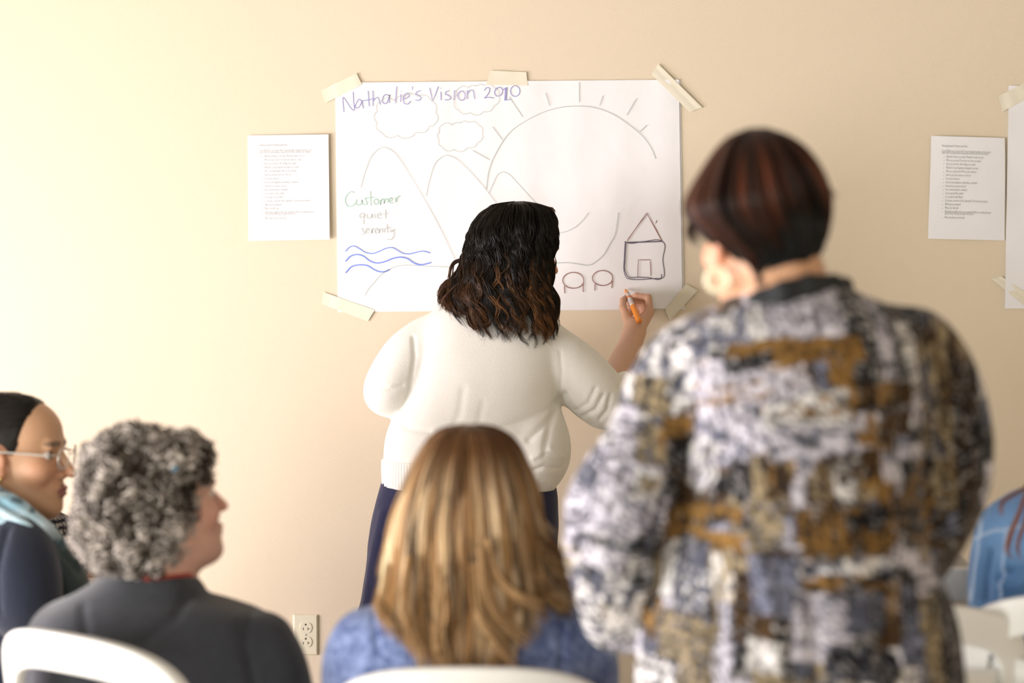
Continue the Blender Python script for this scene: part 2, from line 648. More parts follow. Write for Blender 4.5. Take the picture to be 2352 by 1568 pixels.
# ------------------------------------------------------------------ sheets of paper on the wall
def sheet(name, corners, y0, m, parent, nx=24, nz=18, bulge=None, thick=.0004):
    """Slightly wavy paper from four pixel corners (tl, tr, br, bl), with thickness."""
    P = [at(px, py, 0) for px, py in corners]
    V = []
    for j in range(nz + 1):
        v = j / nz
        for i in range(nx + 1):
            u = i / nx
            p = (P[0] * (1 - u) + P[1] * u) * (1 - v) + (P[3] * (1 - u) + P[2] * u) * v
            p = p.copy()
            p[1] = y0 - (bulge(u, v) if bulge else 0)
            V.append(p)
    V = np.array(V)
    k = len(V)
    V = np.concatenate([V, V + np.array([0, thick, 0])])
    V = np.concatenate([V, V])
    Fc = []
    w = nx + 1
    for j in range(nz):
        for i in range(nx):
            a, b, c, d = j * w + i, j * w + i + 1, (j + 1) * w + i + 1, (j + 1) * w + i
            Fc += [(a, d, c, b), (a + k, b + k, c + k, d + k)]
    rim = [(j, j + 1) for j in range(nx)] + [(j * w + nx, (j + 1) * w + nx) for j in range(nz)]
    rim += [(nz * w + j + 1, nz * w + j) for j in range(nx)] + [((j + 1) * w, j * w) for j in range(nz)]
    Fc += [(a + 2 * k, b + 2 * k, b + 3 * k, a + 3 * k) for a, b in rim]
    return make_obj(name, V, Fc, m, parent)


def crom(pts, sub=6):
    P = np.array(pts, float)
    if len(P) < 3:
        return P
    d = np.concatenate([[0], np.cumsum(np.maximum(np.linalg.norm(np.diff(P, axis=0), axis=1), 1e-6))])
    return spline(np.column_stack([d, P]), (len(P) - 1) * sub + 1)[:, 1:]


def ribbons(name, lines, y, m, parent, width=2.2, sub=6, smooth=True):
    """Pen strokes given in pixels, laid as thin raised ink on the paper at depth y."""
    V, Fc = [], []
    for n_, L in enumerate(lines):
        yo = y - .00004 * (n_ % 12)
        w = width
        if isinstance(L, dict):
            w, sm, L = L.get('w', width), L.get('smooth', smooth), L['p']
        else:
            sm = smooth
        P = crom(L, sub) if sm else np.array(L, float)
        if len(P) == 1:
            P = np.array([P[0] - (0, 1), P[0] + (0, 1)])
        W = np.array([at(p[0], p[1], yo) for p in P])
        T = np.gradient(W, axis=0)
        T /= np.maximum(np.linalg.norm(T, axis=1, keepdims=True), 1e-9)
        N = np.stack([-T[:, 2], np.zeros(len(T)), T[:, 0]], 1) * (w / 863 / 2)
        b = len(V)
        for k in range(len(W)):
            V += [W[k] + N[k], W[k] - N[k], W[k] + N[k] * .8 - (0, .00025, 0), W[k] - N[k] * .8 - (0, .00025, 0)]
        for k in range(len(W) - 1):
            i = b + 4 * k
            Fc += [(i + 2, i + 3, i + 7, i + 6), (i, i + 2, i + 6, i + 4), (i + 3, i + 1, i + 5, i + 7)]
    return make_obj(name, V, Fc, m, parent, smooth=False)


def oval(cx, cy, rx, ry, n=20, a0=0.0):
    return [(cx + rx * math.cos(a0 + 2 * math.pi * i / n), cy + ry * math.sin(a0 + 2 * math.pi * i / n)) for i in range(n + 1)]


def scallop(P, bulge=.32):
    """Cloud outline: outward arcs between the points of a closed ring."""
    P = np.array(P, float)
    c = P.mean(0)
    out = []
    for i in range(len(P)):
        a, b = P[i], P[(i + 1) % len(P)]
        m = (a + b) / 2
        n = np.array([b[1] - a[1], a[0] - b[0]])
        if n @ (m - c) < 0:
            n = -n
        out.append([tuple((1 - t) ** 2 * a + 2 * t * (1 - t) * (m + n * bulge * 1.5) + t * t * b) for t in np.linspace(0, 1, 9)])
    return out


def sc(L, s, ox, oy):
    return [(ox + x * s, oy + y * s) for x, y in L]


K1, K2, K3, K4 = (520 / 2330, 720, 130), (560 / 2352, 1100, 130), (520 / 2265, 720, 400), (420 / 2195, 1220, 460)
poster = thing('drawing_sheet', 'large white sheet of paper with a sun, mountains and a house drawn on it', 'poster', tuple(at(1170, 450, 0)))
wave1 = lambda u, v: .0012 + .0010 * math.sin(u * 21) * math.sin(u * 7 + 1) + .0006 * math.sin(u * 47 + v * 2)
BACK = sheet('backing_sheet', [(771, 190), (1562.5, 184), (1572, 710), (777, 716.5)], -.0012, M['paper'], poster, bulge=lambda u, v: .0004)
FRONT = sheet('paper_sheet', [(770, 190), (1559, 183), (1567, 708), (776, 715)], -.0030, M['paper'], poster, nx=60, bulge=wave1)
YI = -.0062
title = [[(312, 572), (310, 420), (345, 470), (400, 545), (411, 552), (412, 460), (408, 362)],
         [(495, 455), (470, 440), (440, 480), (428, 520), (450, 530), (480, 500), (498, 455), (505, 500), (514, 533)],
         [(562, 352), (566, 430), (573, 512)], [(505, 455), (590, 440), (612, 432)], [(610, 348), (612, 430), (612, 508)],
         [(612, 460), (635, 430), (660, 420), (675, 450), (688, 497)],
         [(780, 405), (740, 390), (710, 430), (715, 475), (740, 485), (770, 440), (785, 392), (778, 430), (782, 480)],
         [(856, 307), (848, 400), (845, 480)], [(900, 385), (897, 430), (897, 467)], [(900, 355), (900, 362)],
         [(925, 435), (960, 425), (985, 395), (965, 375), (935, 395), (925, 440), (935, 480), (965, 490), (1000, 455)],
         [(1018, 305), (1018, 345)], [(1102, 352), (1070, 360), (1050, 385), (1080, 400), (1105, 425), (1085, 450), (1045, 445)],
         dict(p=sc([(1194, 320), (1210, 390), (1227, 457), (1250, 400), (1284, 307)], *K1), smooth=False),
         [(1310, 362), (1312, 450)], [(1310, 322), (1310, 329)],
         [(1395, 352), (1365, 362), (1355, 385), (1390, 400), (1412, 425), (1390, 445), (1350, 443)], [(1450, 345), (1447, 447)],
         oval(1523, 403, 37, 48), [(1583, 345), (1582, 440)], [(1582, 380), (1615, 345), (1640, 350), (1652, 400), (1658, 437)],
         [(1757, 352), (1780, 320), (1810, 325), (1805, 370), (1757, 428)], [(1757, 428), (1800, 420), (1855, 428)],
         [(1880, 322), (1862, 370), (1880, 405), (1920, 400), (1945, 360), (1935, 325), (1900, 318), (1878, 340)],
         [(1950, 342), (1985, 318)], dict(p=sc([(1982, 318), (1974, 450)], *K1), w=4.6), [(1965, 450), (2035, 440)],
         oval(2075, 355, 48, 55)]
lines = [L if isinstance(L, dict) else sc(L, *K1) for L in title]
for a, b, w in ((0, 13, 'Nathalie\'s'), (13, 21, 'Vision'), (21, None, '2010')):
    ribbons('title_word', lines[a:b], YI, M['ink_blue'], poster, 1.7)['label'] = 'blue handwriting reading ' + w
clouds = (scallop([(655, 560), (690, 460), (830, 455), (930, 415), (1065, 412), (1210, 455), (1255, 575), (1245, 695), (1195, 712),
                   (1055, 775), (858, 812), (695, 778), (650, 683)]),
          scallop([(1470, 400), (1490, 330), (1590, 325), (1675, 308), (1755, 300), (1860, 325), (1905, 400), (1855, 505), (1750, 565),
                   (1608, 575), (1490, 550), (1450, 480)]),
          scallop([(1295, 775), (1330, 700), (1425, 708), (1505, 688), (1595, 682), (1695, 705), (1735, 785), (1685, 885), (1583, 935),
                   (1440, 955), (1322, 932), (1290, 860)]))
for c in clouds:
    ribbons('cloud_drawing', [sc(L, *K1) for L in c], YI, M['ink_grey'], poster, 1.0, sub=2)
mount = [sc([(485, 1350), (540, 1160), (620, 995), (715, 932), (800, 960), (900, 1075), (1010, 1245)], *K1) + [(970, 449), (1009, 520), (1046, 598)],
         sc([(1157, 1440), (1200, 1250), (1270, 1075), (1360, 1017), (1440, 1035), (1560, 1130), (1720, 1300), (1900, 1535)], *K1) + [(1180, 520)],
         sc([(1805, 1405), (1860, 1280), (1900, 1210), (1945, 1187), (2000, 1205), (2100, 1300), (2200, 1410), (2290, 1515)], *K1) + [(1262, 520)]]
for L in mount:
    ribbons('mountain_drawing', [L], YI, M['ink_grey'], poster, 1.15)
sun = sc([(1777, 1362), (1810, 1150), (1900, 950), (2040, 760)], *K1) + sc(
    [(450, 622), (650, 525), (920, 478), (1100, 490), (1280, 550), (1450, 660), (1580, 770), (1660, 880), (1706, 985)], *K2)
rays = [[(290, 388), (422, 580)], [(643, 350), (680, 475)], [(967, 248), (968, 440)], [(1194, 375), (1164, 473)], [(1518, 405), (1424, 565)],
        [(1617, 660), (1553, 725)], [(130, 678), (228, 805)]]
ribbons('sun_drawing', [sun] + [sc(L, *K2) for L in rays] + [sc([(1635, 965), (1810, 1062)], *K1)], YI, M['ink_grey'], poster, 1.6)
land = [sc([(230, 385), (300, 392), (400, 378), (520, 325), (620, 235), (684, 147)], *K4),
        dict(p=sc([(230, 752), (310, 752), (460, 750), (560, 765), (715, 772), (775, 735), (870, 650), (940, 530), (998, 430), (1030, 280), (1045, 147)], *K4), w=1.6),
        sc([(520, 1215), (530, 1180), (600, 1090), (700, 985), (780, 940), (860, 915), (950, 910), (1100, 918), (1350, 928)], *K3)]
for L in land:
    ribbons('shoreline_drawing', [L], YI, M['ink_grey'], poster, 1.2)
waves = [[(320, 772), (360, 730), (405, 718), (460, 745), (520, 782), (590, 793), (660, 770), (730, 740), (790, 735), (840, 760), (890, 790),
          (960, 797), (1030, 780), (1100, 770), (1168, 788)],
         [(320, 872), (370, 820), (440, 803), (500, 820), (560, 865), (630, 888), (710, 875), (800, 840), (870, 830), (940, 845), (1000, 885),
          (1060, 905), (1120, 898), (1176, 882)],
         [(320, 988), (380, 925), (460, 907), (540, 915), (600, 950), (650, 972), (710, 975), (762, 952)]]
for L, w in zip(waves, (2.2, 2.9, 2.9)):
    ribbons('wave_drawing', [sc(L, *K3)], YI, M['ink_wave'], poster, w)
cust = [[(410, 185), (380, 175), (335, 210), (317, 265), (345, 320), (385, 318), (420, 290)],
        [(432, 250), (430, 300), (450, 310), (478, 290), (485, 255), (488, 295), (500, 308)],
        [(540, 235), (515, 250), (530, 275), (535, 300), (505, 305)], [(568, 170), (572, 250), (575, 315)], [(510, 240), (610, 232)],
        oval(625, 275, 22, 28), [(665, 250), (668, 305), (675, 265), (695, 245), (705, 270), (705, 295), (715, 255), (735, 245), (742, 285)],
        [(755, 270), (785, 255), (775, 235), (755, 255), (765, 285), (795, 285)], [(815, 230), (825, 280), (828, 245), (862, 213)]]
ribbons('customer_lettering', [sc(L, *K3) for L in cust], YI, M['ink_green'], poster, 1.6)['label'] = 'green handwriting reading Customer'
quiet = [[(510, 400), (485, 390), (460, 415), (470, 435), (500, 420), (511, 397)], [(511, 397), (503, 450), (500, 500)],
         [(535, 400), (540, 440), (570, 435), (583, 400), (588, 440)], [(612, 395), (612, 440)], [(612, 372), (612, 378)],
         [(640, 415), (670, 410), (665, 390), (640, 400), (640, 435), (680, 440)], [(720, 355), (720, 445)], [(690, 402), (745, 390)],
         [(443, 553), (446, 557)], [(500, 540), (480, 550), (500, 570), (510, 590), (475, 605)],
         [(525, 570), (555, 555), (540, 540), (525, 560), (530, 590), (560, 588)], [(580, 540), (585, 590), (585, 560), (605, 540)],
         [(615, 570), (640, 560), (630, 540), (612, 560), (620, 588), (645, 585)], [(655, 545), (657, 588), (665, 555), (685, 545), (690, 585)],
         [(710, 545), (710, 585)], [(684, 497), (684, 503)], [(735, 500), (738, 550), (742, 588)], [(710, 542), (770, 535)],
         [(768, 550), (772, 580), (800, 550)], [(800, 550), (800, 620), (770, 655), (735, 650)]]
for a, b, w in ((0, 8, 'quiet'), (8, 20, 'serenity')):
    ribbons(w + '_lettering', [sc(L, *K3) for L in quiet[a:b]], YI, M['ink_grey'], poster, 1.6)['label'] = 'grey handwriting reading ' + w
ribbons('pen_tick', [sc([(1508, 240), (1495, 275)], *K4)], YI, M['ink_brown'], poster, 1.6)
for e, legs in ((oval(505, 960, 127, 95), [[(398, 1025), (400, 1070), (403, 1115)], [(625, 1000), (624, 1050), (627, 1100)]]),
                (oval(857, 932, 122, 90), [[(767, 1000), (766, 1040), (763, 1083)], [(975, 965), (973, 1010), (968, 1052)]])):
    ribbons('table_drawing', [sc(L, *K4) for L in [e] + legs], YI, M['ink_brown'], poster, 1.9)
house = [[(1150, 488), (1385, 150), (1565, 480)], [(1160, 470), (1260, 330), (1392, 160), (1500, 350), (1572, 490)],
         [(1128, 495), (1350, 495), (1585, 500)]]
ribbons('house_roof_drawing', [dict(p=sc(L, *K4), smooth=False) for L in house[:2]], YI, M['ink_brown'], poster, 1.7)
box_ = [[(1130, 488), (1118, 700), (1118, 860), (1150, 935), (1210, 948), (1310, 950), (1500, 937), (1572, 936), (1580, 700), (1587, 500),
         (1560, 484), (1350, 495), (1150, 508), (1122, 495)],
        [(1138, 508), (1128, 700), (1130, 860), (1165, 918), (1280, 922), (1400, 926), (1560, 936), (1566, 885)]]
ribbons('house_wall_drawing', [dict(p=sc(L, *K4), smooth=True) for L in box_] + [dict(p=sc([(1140, 506), (1350, 500), (1580, 492)], *K4), w=2.6)], YI,
        M['ink_dark'], poster, 1.8, sub=3)
ribbons('house_door_drawing', [dict(p=sc(L, *K4), smooth=False) for L in [[(1280, 918), (1283, 800), (1288, 712), (1360, 716), (1425, 712), (1432, 760),
        (1438, 905)]]], YI, M['ink_brown'], poster, 1.6)

# printed sheets
TEXT = ['Visioning Questions for Entrepreneurial Vision', '',
        'In your VISION, you are X years older. You are the happiest you have ever been in your',
        'career. After the journey business is going better than you could have ever dreamed.',
        '*What kind of business do you have? What kind of work do you do?', '*Where are you located? Do you have more than one location?',
        '*Are you in a storefront, office building, home, island?', '*What kind of special equipment and supplies do you have?',
        '*Who is your target market? Who are your customers?', '*How do people learn about you or find you?', '*Do you have employees?',
        '*Are you in any organizations, partnerships, cooperatives?', '*How much are your sales each year?', '*Are you involved with the community?',
        '*Are you married? Have a family?', '*Do you want to travel? Where?', '*Do you have a new home? House? Apartment? Tell me about your purpose',
        '*What keeps you motivated?', '*What is your office like?', '*What makes you different from your competition? What is your unique about you',
        '-and your work. What sets you apart from the rest?', '*What comes after your book next?']


def text_mesh(lines, w, h):
    """Flat type on a letter sheet: verts in sheet fractions (u, v), faces."""
    V, Fc = [], []
    KX = .80 * w / 0.4595
    ys = [.10, .125, .150, .168] + [.205 + .0355 * i for i in range(15)] + [.739, .757, .795]
    for ln, v in zip(lines, ys):
        if not ln:
            continue
        ind = .145
        if ln[0] in '*-':
            ind = .205
            if ln[0] == '*':
                b = len(V)
                V += [(.172, v - .004), (.179, v - .004), (.179, v + .003), (.172, v + .003)]
                Fc.append((b, b + 3, b + 2, b + 1))
            ln = ln[1:]
        cu = bpy.data.curves.new('t', 'FONT')
        cu.body = ln
        cu.size = .0105
        cu.resolution_u = 1
        o = bpy.data.objects.new('t', cu)
        me = o.to_mesh()
        b = len(V)
        sc_ = .0098 / .0105
        V += [(ind + c.co.x * KX / w, v + .004 - c.co.y * sc_ / h) for c in me.vertices]
        Fc += [tuple(b + i for i in p.vertices) for p in me.polygons]
        o.to_mesh_clear()
        bpy.data.objects.remove(o)
        bpy.data.curves.remove(cu)
    return V, Fc


TV, TF = text_mesh(TEXT, .216, .279)


def printed_page(corners, label, bulge, y0=-.002):
    t = thing('printed_page', label, 'paper', tuple(at(*np.mean(corners, axis=0), 0)), 'printed question pages on the wall')
    sheet('paper_sheet', corners, y0, M['paper'], t, nx=14, nz=14, bulge=bulge)
    P = [at(px, py, 0) for px, py in corners]
    V = []
    for u, v in TV:
        p = (P[0] * (1 - u) + P[1] * u) * (1 - v) + (P[3] * (1 - u) + P[2] * u) * v
        V.append((p[0], y0 - bulge(u, v) - .0006, p[2]))
    make_obj('printed_text', V, TF, M['print'], t, smooth=False)
    return t


printed_page([(569, 311), (755, 309), (758, 550), (571, 553)], 'printed page of questions left of the big drawing sheet, brightly lit',
             lambda u, v: .002 + .006 * u * u + .004 * v * v)
printed_page([(2138, 312), (2307, 317), (2307, 552), (2131, 548)], 'printed page of questions beside the second large sheet, in dimmer light',
             lambda u, v: .004 + .018 * u * (1 - u) + .003 * math.sin(v * 5))
p2 = thing('blank_sheet', 'second large white sheet, cut by the picture edge past the dim printed page', 'poster', tuple(at(2460, 450, 0)))
sheet('paper_sheet', [(2316, 197), (2960, 192), (2962, 712), (2307, 708)], -.003, M['paper'], p2, nx=40,
      bulge=lambda u, v: .001 + .001 * math.sin(u * 25) + .004 * math.exp(-u * 30) * math.sin(v * 9) ** 2)
sheet('backing_sheet', [(2317, 198), (2958, 193), (2960, 711), (2309, 707)], -.0012, M['paper'], p2, bulge=lambda u, v: .0003)


def tape(px, label, y=-.0085, edge=(0, 0)):
    """Strip of tape given by its four pixel corners; it bends from the paper down to the wall."""
    P = [np.array(p, float) for p in px]
    V = []
    n = 10
    for j in range(3):
        v = j / 2
        for i in range(n + 1):
            u = i / n
            q = (P[0] * (1 - u) + P[1] * u) * (1 - v) + (P[3] * (1 - u) + P[2] * u) * v
            jit = 1.2 * math.sin(i * 2.3 + j)
            on = on_paper(q)
            w = at(q[0] + (jit if i in (0, n) else 0), q[1], 0)
            w[1] = -.0064 - .0008 * math.sin(u * 9) if on else -.0042 + .0006 * math.sin(u * 11)
            V.append(w)
    V = np.array(V)
    k = len(V)
    V = np.concatenate([V, V - np.array([0, .0003, 0])])
    V = np.concatenate([V, V])
    Fc = []
    w = n + 1
    for j in range(2):
        for i in range(n):
            a, b, c, d = j * w + i, j * w + i + 1, (j + 1) * w + i + 1, (j + 1) * w + i
            Fc += [(a, d, c, b)[::-1], (a + k, d + k, c + k, b + k)]
    rim = [(j, j + 1) for j in range(n)] + [(j * w + n, (j + 1) * w + n) for j in range(2)]
    rim += [(2 * w + j + 1, 2 * w + j) for j in range(n)] + [((j + 1) * w, j * w) for j in range(2)]
    Fc += [(a + 2 * k, b + 2 * k, b + 3 * k, a + 3 * k) for a, b in rim]
    o = make_obj('tape_strip', V, Fc, M['tape'])
    return tag(o, label, 'tape', 'masking tape holding up the sheets')


def on_paper(q):
    return (768 < q[0] < 1568 and 183 < q[1] < 713) or q[0] > 2310 and 195 < q[1] < 712


tape([(738, 208), (820, 168), (832, 194), (746, 238)], 'masking tape strip across the top left corner of the drawing sheet')
tape([(1126, 162), (1210, 166), (1213, 197), (1115, 195)], 'masking tape piece at the middle of the drawing sheet\'s top edge')
tape([(1496, 171), (1512, 146), (1613, 247), (1582, 258)], 'masking tape strip across the top right corner of the drawing sheet')
tape([(742, 670), (862, 712), (845, 738), (738, 697)], 'masking tape strip across the bottom left corner of the drawing sheet')
tape([(1575, 652), (1603, 667), (1538, 737), (1526, 708)], 'masking tape strip across the bottom right corner of the drawing sheet')
tape([(2292, 222), (2352, 190), (2380, 214), (2300, 258)], 'masking tape strip at the upper corner of the second large sheet')
tape([(2276, 640), (2300, 634), (2384, 690), (2372, 720)], 'masking tape strip at the lower corner of the second large sheet')

# ------------------------------------------------------------------ power outlet
OC = at(702, 1457, 0)


def rounded(cx, cz, hw, hh, n=2.0, k=40):
    out = []
    for i in range(k):
        a = 2 * math.pi * i / k
        c, s = math.cos(a), math.sin(a)
        out.append((cx + hw * math.copysign(abs(c) ** (2 / n), c), cz + hh * math.copysign(abs(s) ** (2 / n), s)))
    return out


def extrude(poly, y0, y1, shrink=1.0):
    """Flat outline in (x, z) with a front face at y1 (towards the room) that may be smaller."""
    P = np.array(poly)
    c = P.mean(0)
    n = len(P)
    V = [(p[0], y0, p[1]) for p in P] + [(c[0] + (p[0] - c[0]) * shrink, y1, c[1] + (p[1] - c[1]) * shrink) for p in P]
    return V, [tuple(range(n, 2 * n))[::1], tuple(range(n))[::-1]] + [(i, (i + 1) % n, n + (i + 1) % n, n + i) for i in range(n)]


outlet = thing('power_outlet', 'ivory duplex power outlet low on the wall', 'outlet', (OC[0], 0, OC[2]))
hw, hh = .0342, .0552
V = [(OC[0] + sx * hw * s, y, OC[2] + sz * hh * t) for y, s, t in ((-.0005, 1, 1), (-.0065, .88, .93)) for sx, sz in ((-1, -1), (1, -1), (1, 1), (-1, 1))]
pl = make_obj('cover_plate', V, [(0, 1, 5, 4), (1, 2, 6, 5), (2, 3, 7, 6), (3, 0, 4, 7), (4, 5, 6, 7), (3, 2, 1, 0)], M['plate'], outlet, smooth=False)
bevel(pl, .0012, 2)
for dz in (.0195, -.0185):
    cx, cz = OC[0] + .001, OC[2] + dz
    k = 40
    oc = []
    for i in range(k):
        a = 2 * math.pi * i / k
        oc.append((cx + .0168 * math.cos(a), cz + max(-.0138, min(.0138, .0168 * math.sin(a)))))
    s = make_obj('socket', *extrude(oc, -.0055, -.0085, .97), M['plate'], outlet, smooth=False)
    make_obj('slot', *extrude(rounded(cx, cz + .0088, .0024, .0024, 2.6, 16), -.0080, -.0087), M['slot'], s, smooth=False)
    make_obj('slot', *boxes([((cx - .0075, -.0087, cz - .0062), (cx - .0055, -.0080, cz + .0008))]), M['slot'], s, smooth=False)
    make_obj('slot', *boxes([((cx + .0052, -.0087, cz - .0062), (cx + .0070, -.0080, cz + .0012)),
                             ((cx + .0070, -.0087, cz - .0032), (cx + .0118, -.0080, cz - .0020))]), M['slot'], s, smooth=False)
make_obj('screw', *extrude(rounded(OC[0] + .001, OC[2] + .0003, .0026, .0026, 2, 16), -.006, -.0076, .8), M['steel'], outlet, smooth=False)


# ------------------------------------------------------------------ folding chairs of white resin
def build_chair():
    """At the origin, sitter facing +y, floor at z = 0, back top at 0.82."""
    root = thing('folding_chair', '', 'chair', (0, 0, 0), 'white resin folding chairs')
    hw, top, bot, tk = .232, .820, .545, .013

    def yb(x, z):                                   # the back leans and wraps round the sitter
        return -.215 - (z - .45) * .16 + .10 * (x / hw) ** 2 * .55

    def outline(n=64):
        out = []
        for i in range(n):
            a = 2 * math.pi * i / n
            c, s = math.cos(a), math.sin(a)
            x = hw * math.copysign(abs(c) ** .56, c)
            z = (top + bot) / 2 + (top - bot) / 2 * math.copysign(abs(s) ** .46, s)
            z += .018 * (1 - (x / hw) ** 2) * (1 if s > 0 else 0)
            out.append((x, z))
        return out

    def ring_mesh(outer, inner, name, parent, th=tk):
        n = len(outer)
        V = []
        for P in (outer, inner):
            for sgn in (-1, 1):
                V += [(x, yb(x, z) + sgn * th, z) for x, z in P]
        Fc = []
        for i in range(n):
            j = (i + 1) % n
            o0, o1, i0, i1 = 0, n, 2 * n, 3 * n
            Fc += [(o0 + i, o0 + j, i0 + j, i0 + i), (o1 + j, o1 + i, i1 + i, i1 + j), (o0 + j, o0 + i, o1 + i, o1 + j), (i0 + i, i0 + j, i1 + j, i1 + i)]
        o = make_obj(name, V, Fc, M['chair'], parent)
        bevel(o, .006, 3).modifiers[-1].angle_limit = math.radians(50)
        return o

    out = outline()
    inn = [(x * .78, (top + bot) / 2 + (z - (top + bot) / 2) * .60) for x, z in out]
    ring_mesh(out, inn, 'back_frame', root)
    for z0, z1 in ((.600, .655), (.672, .722)):     # slats across the opening
        V, Fc = [], []
        n = 13
        for i in range(n):
            x = -.19 + .38 * i / (n - 1)
            for z in (z0, z1):
                for sgn in (-1, 1):
                    V.append((x, yb(x, z) + .004 + sgn * .006, z))
        for i in range(n - 1):
            a, b = 4 * i, 4 * i + 4
            Fc += [(a, b, b + 2, a + 2), (a + 1, a + 3, b + 3, b + 1), (a + 2, b + 2, b + 3, a + 3), (a, a + 1, b + 1, b)]
        Fc += [(0, 2, 3, 1), (4 * n - 4, 4 * n - 3, 4 * n - 1, 4 * n - 2)]
        make_obj('back_slat', V, Fc, M['chair'], root)
    se = rounded(0, 0, .215, .215, 5, 48)
    V = [(x, y - .01, .425) for x, y in se] + [(x, y - .01, .452) for x, y in se] + [(x * .9, y * .9 - .01, .447) for x, y in se]
    n = len(se)
    Fc = [tuple(range(n))[::-1], tuple(range(2 * n, 3 * n))]
    for r in (0, n):
        Fc += [(r + i, r + (i + 1) % n, r + n + (i + 1) % n, r + n + i) for i in range(n)]
    make_obj('seat', V, Fc, M['chair'], root)
    for sx in (-1, 1):
        for nm, pts in (('front_leg', [(sx * .228, -.30, .70), (sx * .228, -.07, .43), (sx * .228, .24, .018)]),
                        ('rear_leg', [(sx * .205, .12, .415), (sx * .205, -.05, .28), (sx * .205, -.29, .018)])):
            P = np.array([[pts[0], pts[1], pts[2]]])
            P = np.stack([np.array([np.interp(t, [0, .45, 1], np.array(pts)[:, c]) for c in range(3)]) for t in np.linspace(0, 1, 9)])[None]
            V, Q = strands(P, np.full((1, 9), .0125), 10)
            cap = [tuple(range(10)), tuple(range(len(V) - 10, len(V)))]
            l = make_obj(nm, V, [tuple(q) for q in Q] + cap, M['chair'], root)
            e = pts[2]
            make_obj('foot_cap', *boxes([((e[0] - .016, e[1] - .018, 0), (e[0] + .016, e[1] + .018, .03))]), M['rubber'], l, smooth=False)
    for y, z in ((.13, .16), (-.20, .11)):
        V, Q = strands(np.array([[(-.228 + .456 * i / 4, y, z) for i in range(5)]], float), np.full((1, 5), .009), 8)
        make_obj('stretcher', V, Q, M['chair'], root)
    return root


def copy_tree(o, parent=None):
    c = o.copy()
    C.objects.link(c)
    if parent is not None:
        c.parent = parent
    for ch in list(o.children):
        copy_tree(ch, c)
    return c


chair0 = build_chair()
chair_used = [False]


def place_chair(x, y, yaw, label, s=1.0):
    """yaw > 0 turns the sitter's front from +y towards +x."""
    if chair_used[0]:
        o = copy_tree(chair0)
    else:
        o = chair0
        chair_used[0] = True
    o.location = (x, y, 0)
    o.rotation_euler = (0, 0, -yaw)
    o.scale = (s, s, s)
    o['label'] = label
    return o
# ------------------------------------------------------------------ people: anatomy
def head_prims(f, nose=1.0, chin=0.0, jowl=0.0, ear=1.0):
    e = lambda c, r, k=.012, op='+', rot=None: ell(c, r, k, op, f, rot)
    t = lambda a, b, ra, rb, k=.012, op='+': rc(a, b, ra, rb, k, op, f)
    L = [e((0, -.014, .030), (.0735, .092, .080)), e((0, .030, .036), (.062, .058, .058), .02), e((0, .030, -.030), (.060, .054, .062), .02),
         e((0, .034, -.074), (.048, .048, .036), .02), e((0, .071 + chin, -.101), (.020, .017, .015), .02),
         t((-.053, -.004, -.058), (-.016, .066, -.098), .016, .013, .02), t((.053, -.004, -.058), (.016, .066, -.098), .016, .013, .02),
         t((-.036, .078, .019), (.036, .078, .019), .009, .009, .014),
         e((-.037, .058, -.030), (.024, .024, .022), .02), e((.037, .058, -.030), (.024, .024, .022), .02),
         e((-.032, .096, .000), (.015, .016, .010), .010, '-'), e((.032, .096, .000), (.015, .016, .010), .010, '-'),
         e((0, .074, -.064), (.030, .020, .022), .015),
         t((0, .083, .008), (0, .083 + .024 * nose, -.034), .007, .0100, .010), t((-.011, .092, -.039), (.011, .092, -.039), .0075, .0075, .006),
         e((-.0065, .100, -.0475), (.003, .005, .003), .002, '-'), e((.0065, .100, -.0475), (.003, .005, .003), .002, '-'),
         e((0, .0925, -.0635), (.021, .0085, .0052), .004), e((0, .0905, -.0735), (.018, .0090, .0062), .004),
         e((0, .1015, -.0682), (.022, .0060, .0016), .002, '-')]
    if jowl:
        L.append(e((0, .030, -.095), (.045, .045, .022 + jowl), .03))
    if ear:
        for s in (-1, 1):
            r = Matrix.Rotation(s * .35, 3, 'Z') @ Matrix.Rotation(.18, 3, 'X')
            r = [list(q) for q in r]
            L += [e((s * .076, -.012, -.010), (.008, .018, .030), .008, '+', r), e((s * .0845, -.010, -.006), (.006, .010, .018), .006, '-', r),
                  e((s * .074, -.004, -.036), (.006, .009, .009), .006)]
    return L


def head_paint(f, skin, lips=(.42, .16, .13), brow=(.09, .06, .045), flush=.12):
    def fn(V):
        L = f.local(V)
        c = np.tile(np.array(skin), (len(V), 1))

        def q(cen, r, soft=.35):
            d = np.sqrt((((L - np.array(cen)) / np.array(r)) ** 2).sum(1))
            return np.clip((1 + soft - d) / soft, 0, 1)[:, None]
        for s in (-1, 1):
            c = c * (1 - flush * q((s * .040, .070, -.034), (.026, .03, .024), .8) * np.array([.0, 1, 1]))
            c = c * (1 - flush * 1.6 * q((s * .078, -.010, -.012), (.016, .024, .036), .4) * np.array([.0, 1, 1]))
            m = q((s * .033, .088, .0215), (.021, .018, .0045), .5)
            c = c * (1 - m * .8) + np.array(brow) * m * .8
            m = q((s * .032, .090, .001), (.016, .02, .0105), .4) * .35
            c = c * (1 - m) + np.array(skin) * .55 * m
        c = c * (1 - flush * q((0, .108, -.036), (.014, .012, .012), .6) * np.array([.0, 1, 1]))
        m = q((0, .097, -.0685), (.022, .014, .0125), .3)
        return c * (1 - m) + np.array(lips) * m
    return fn


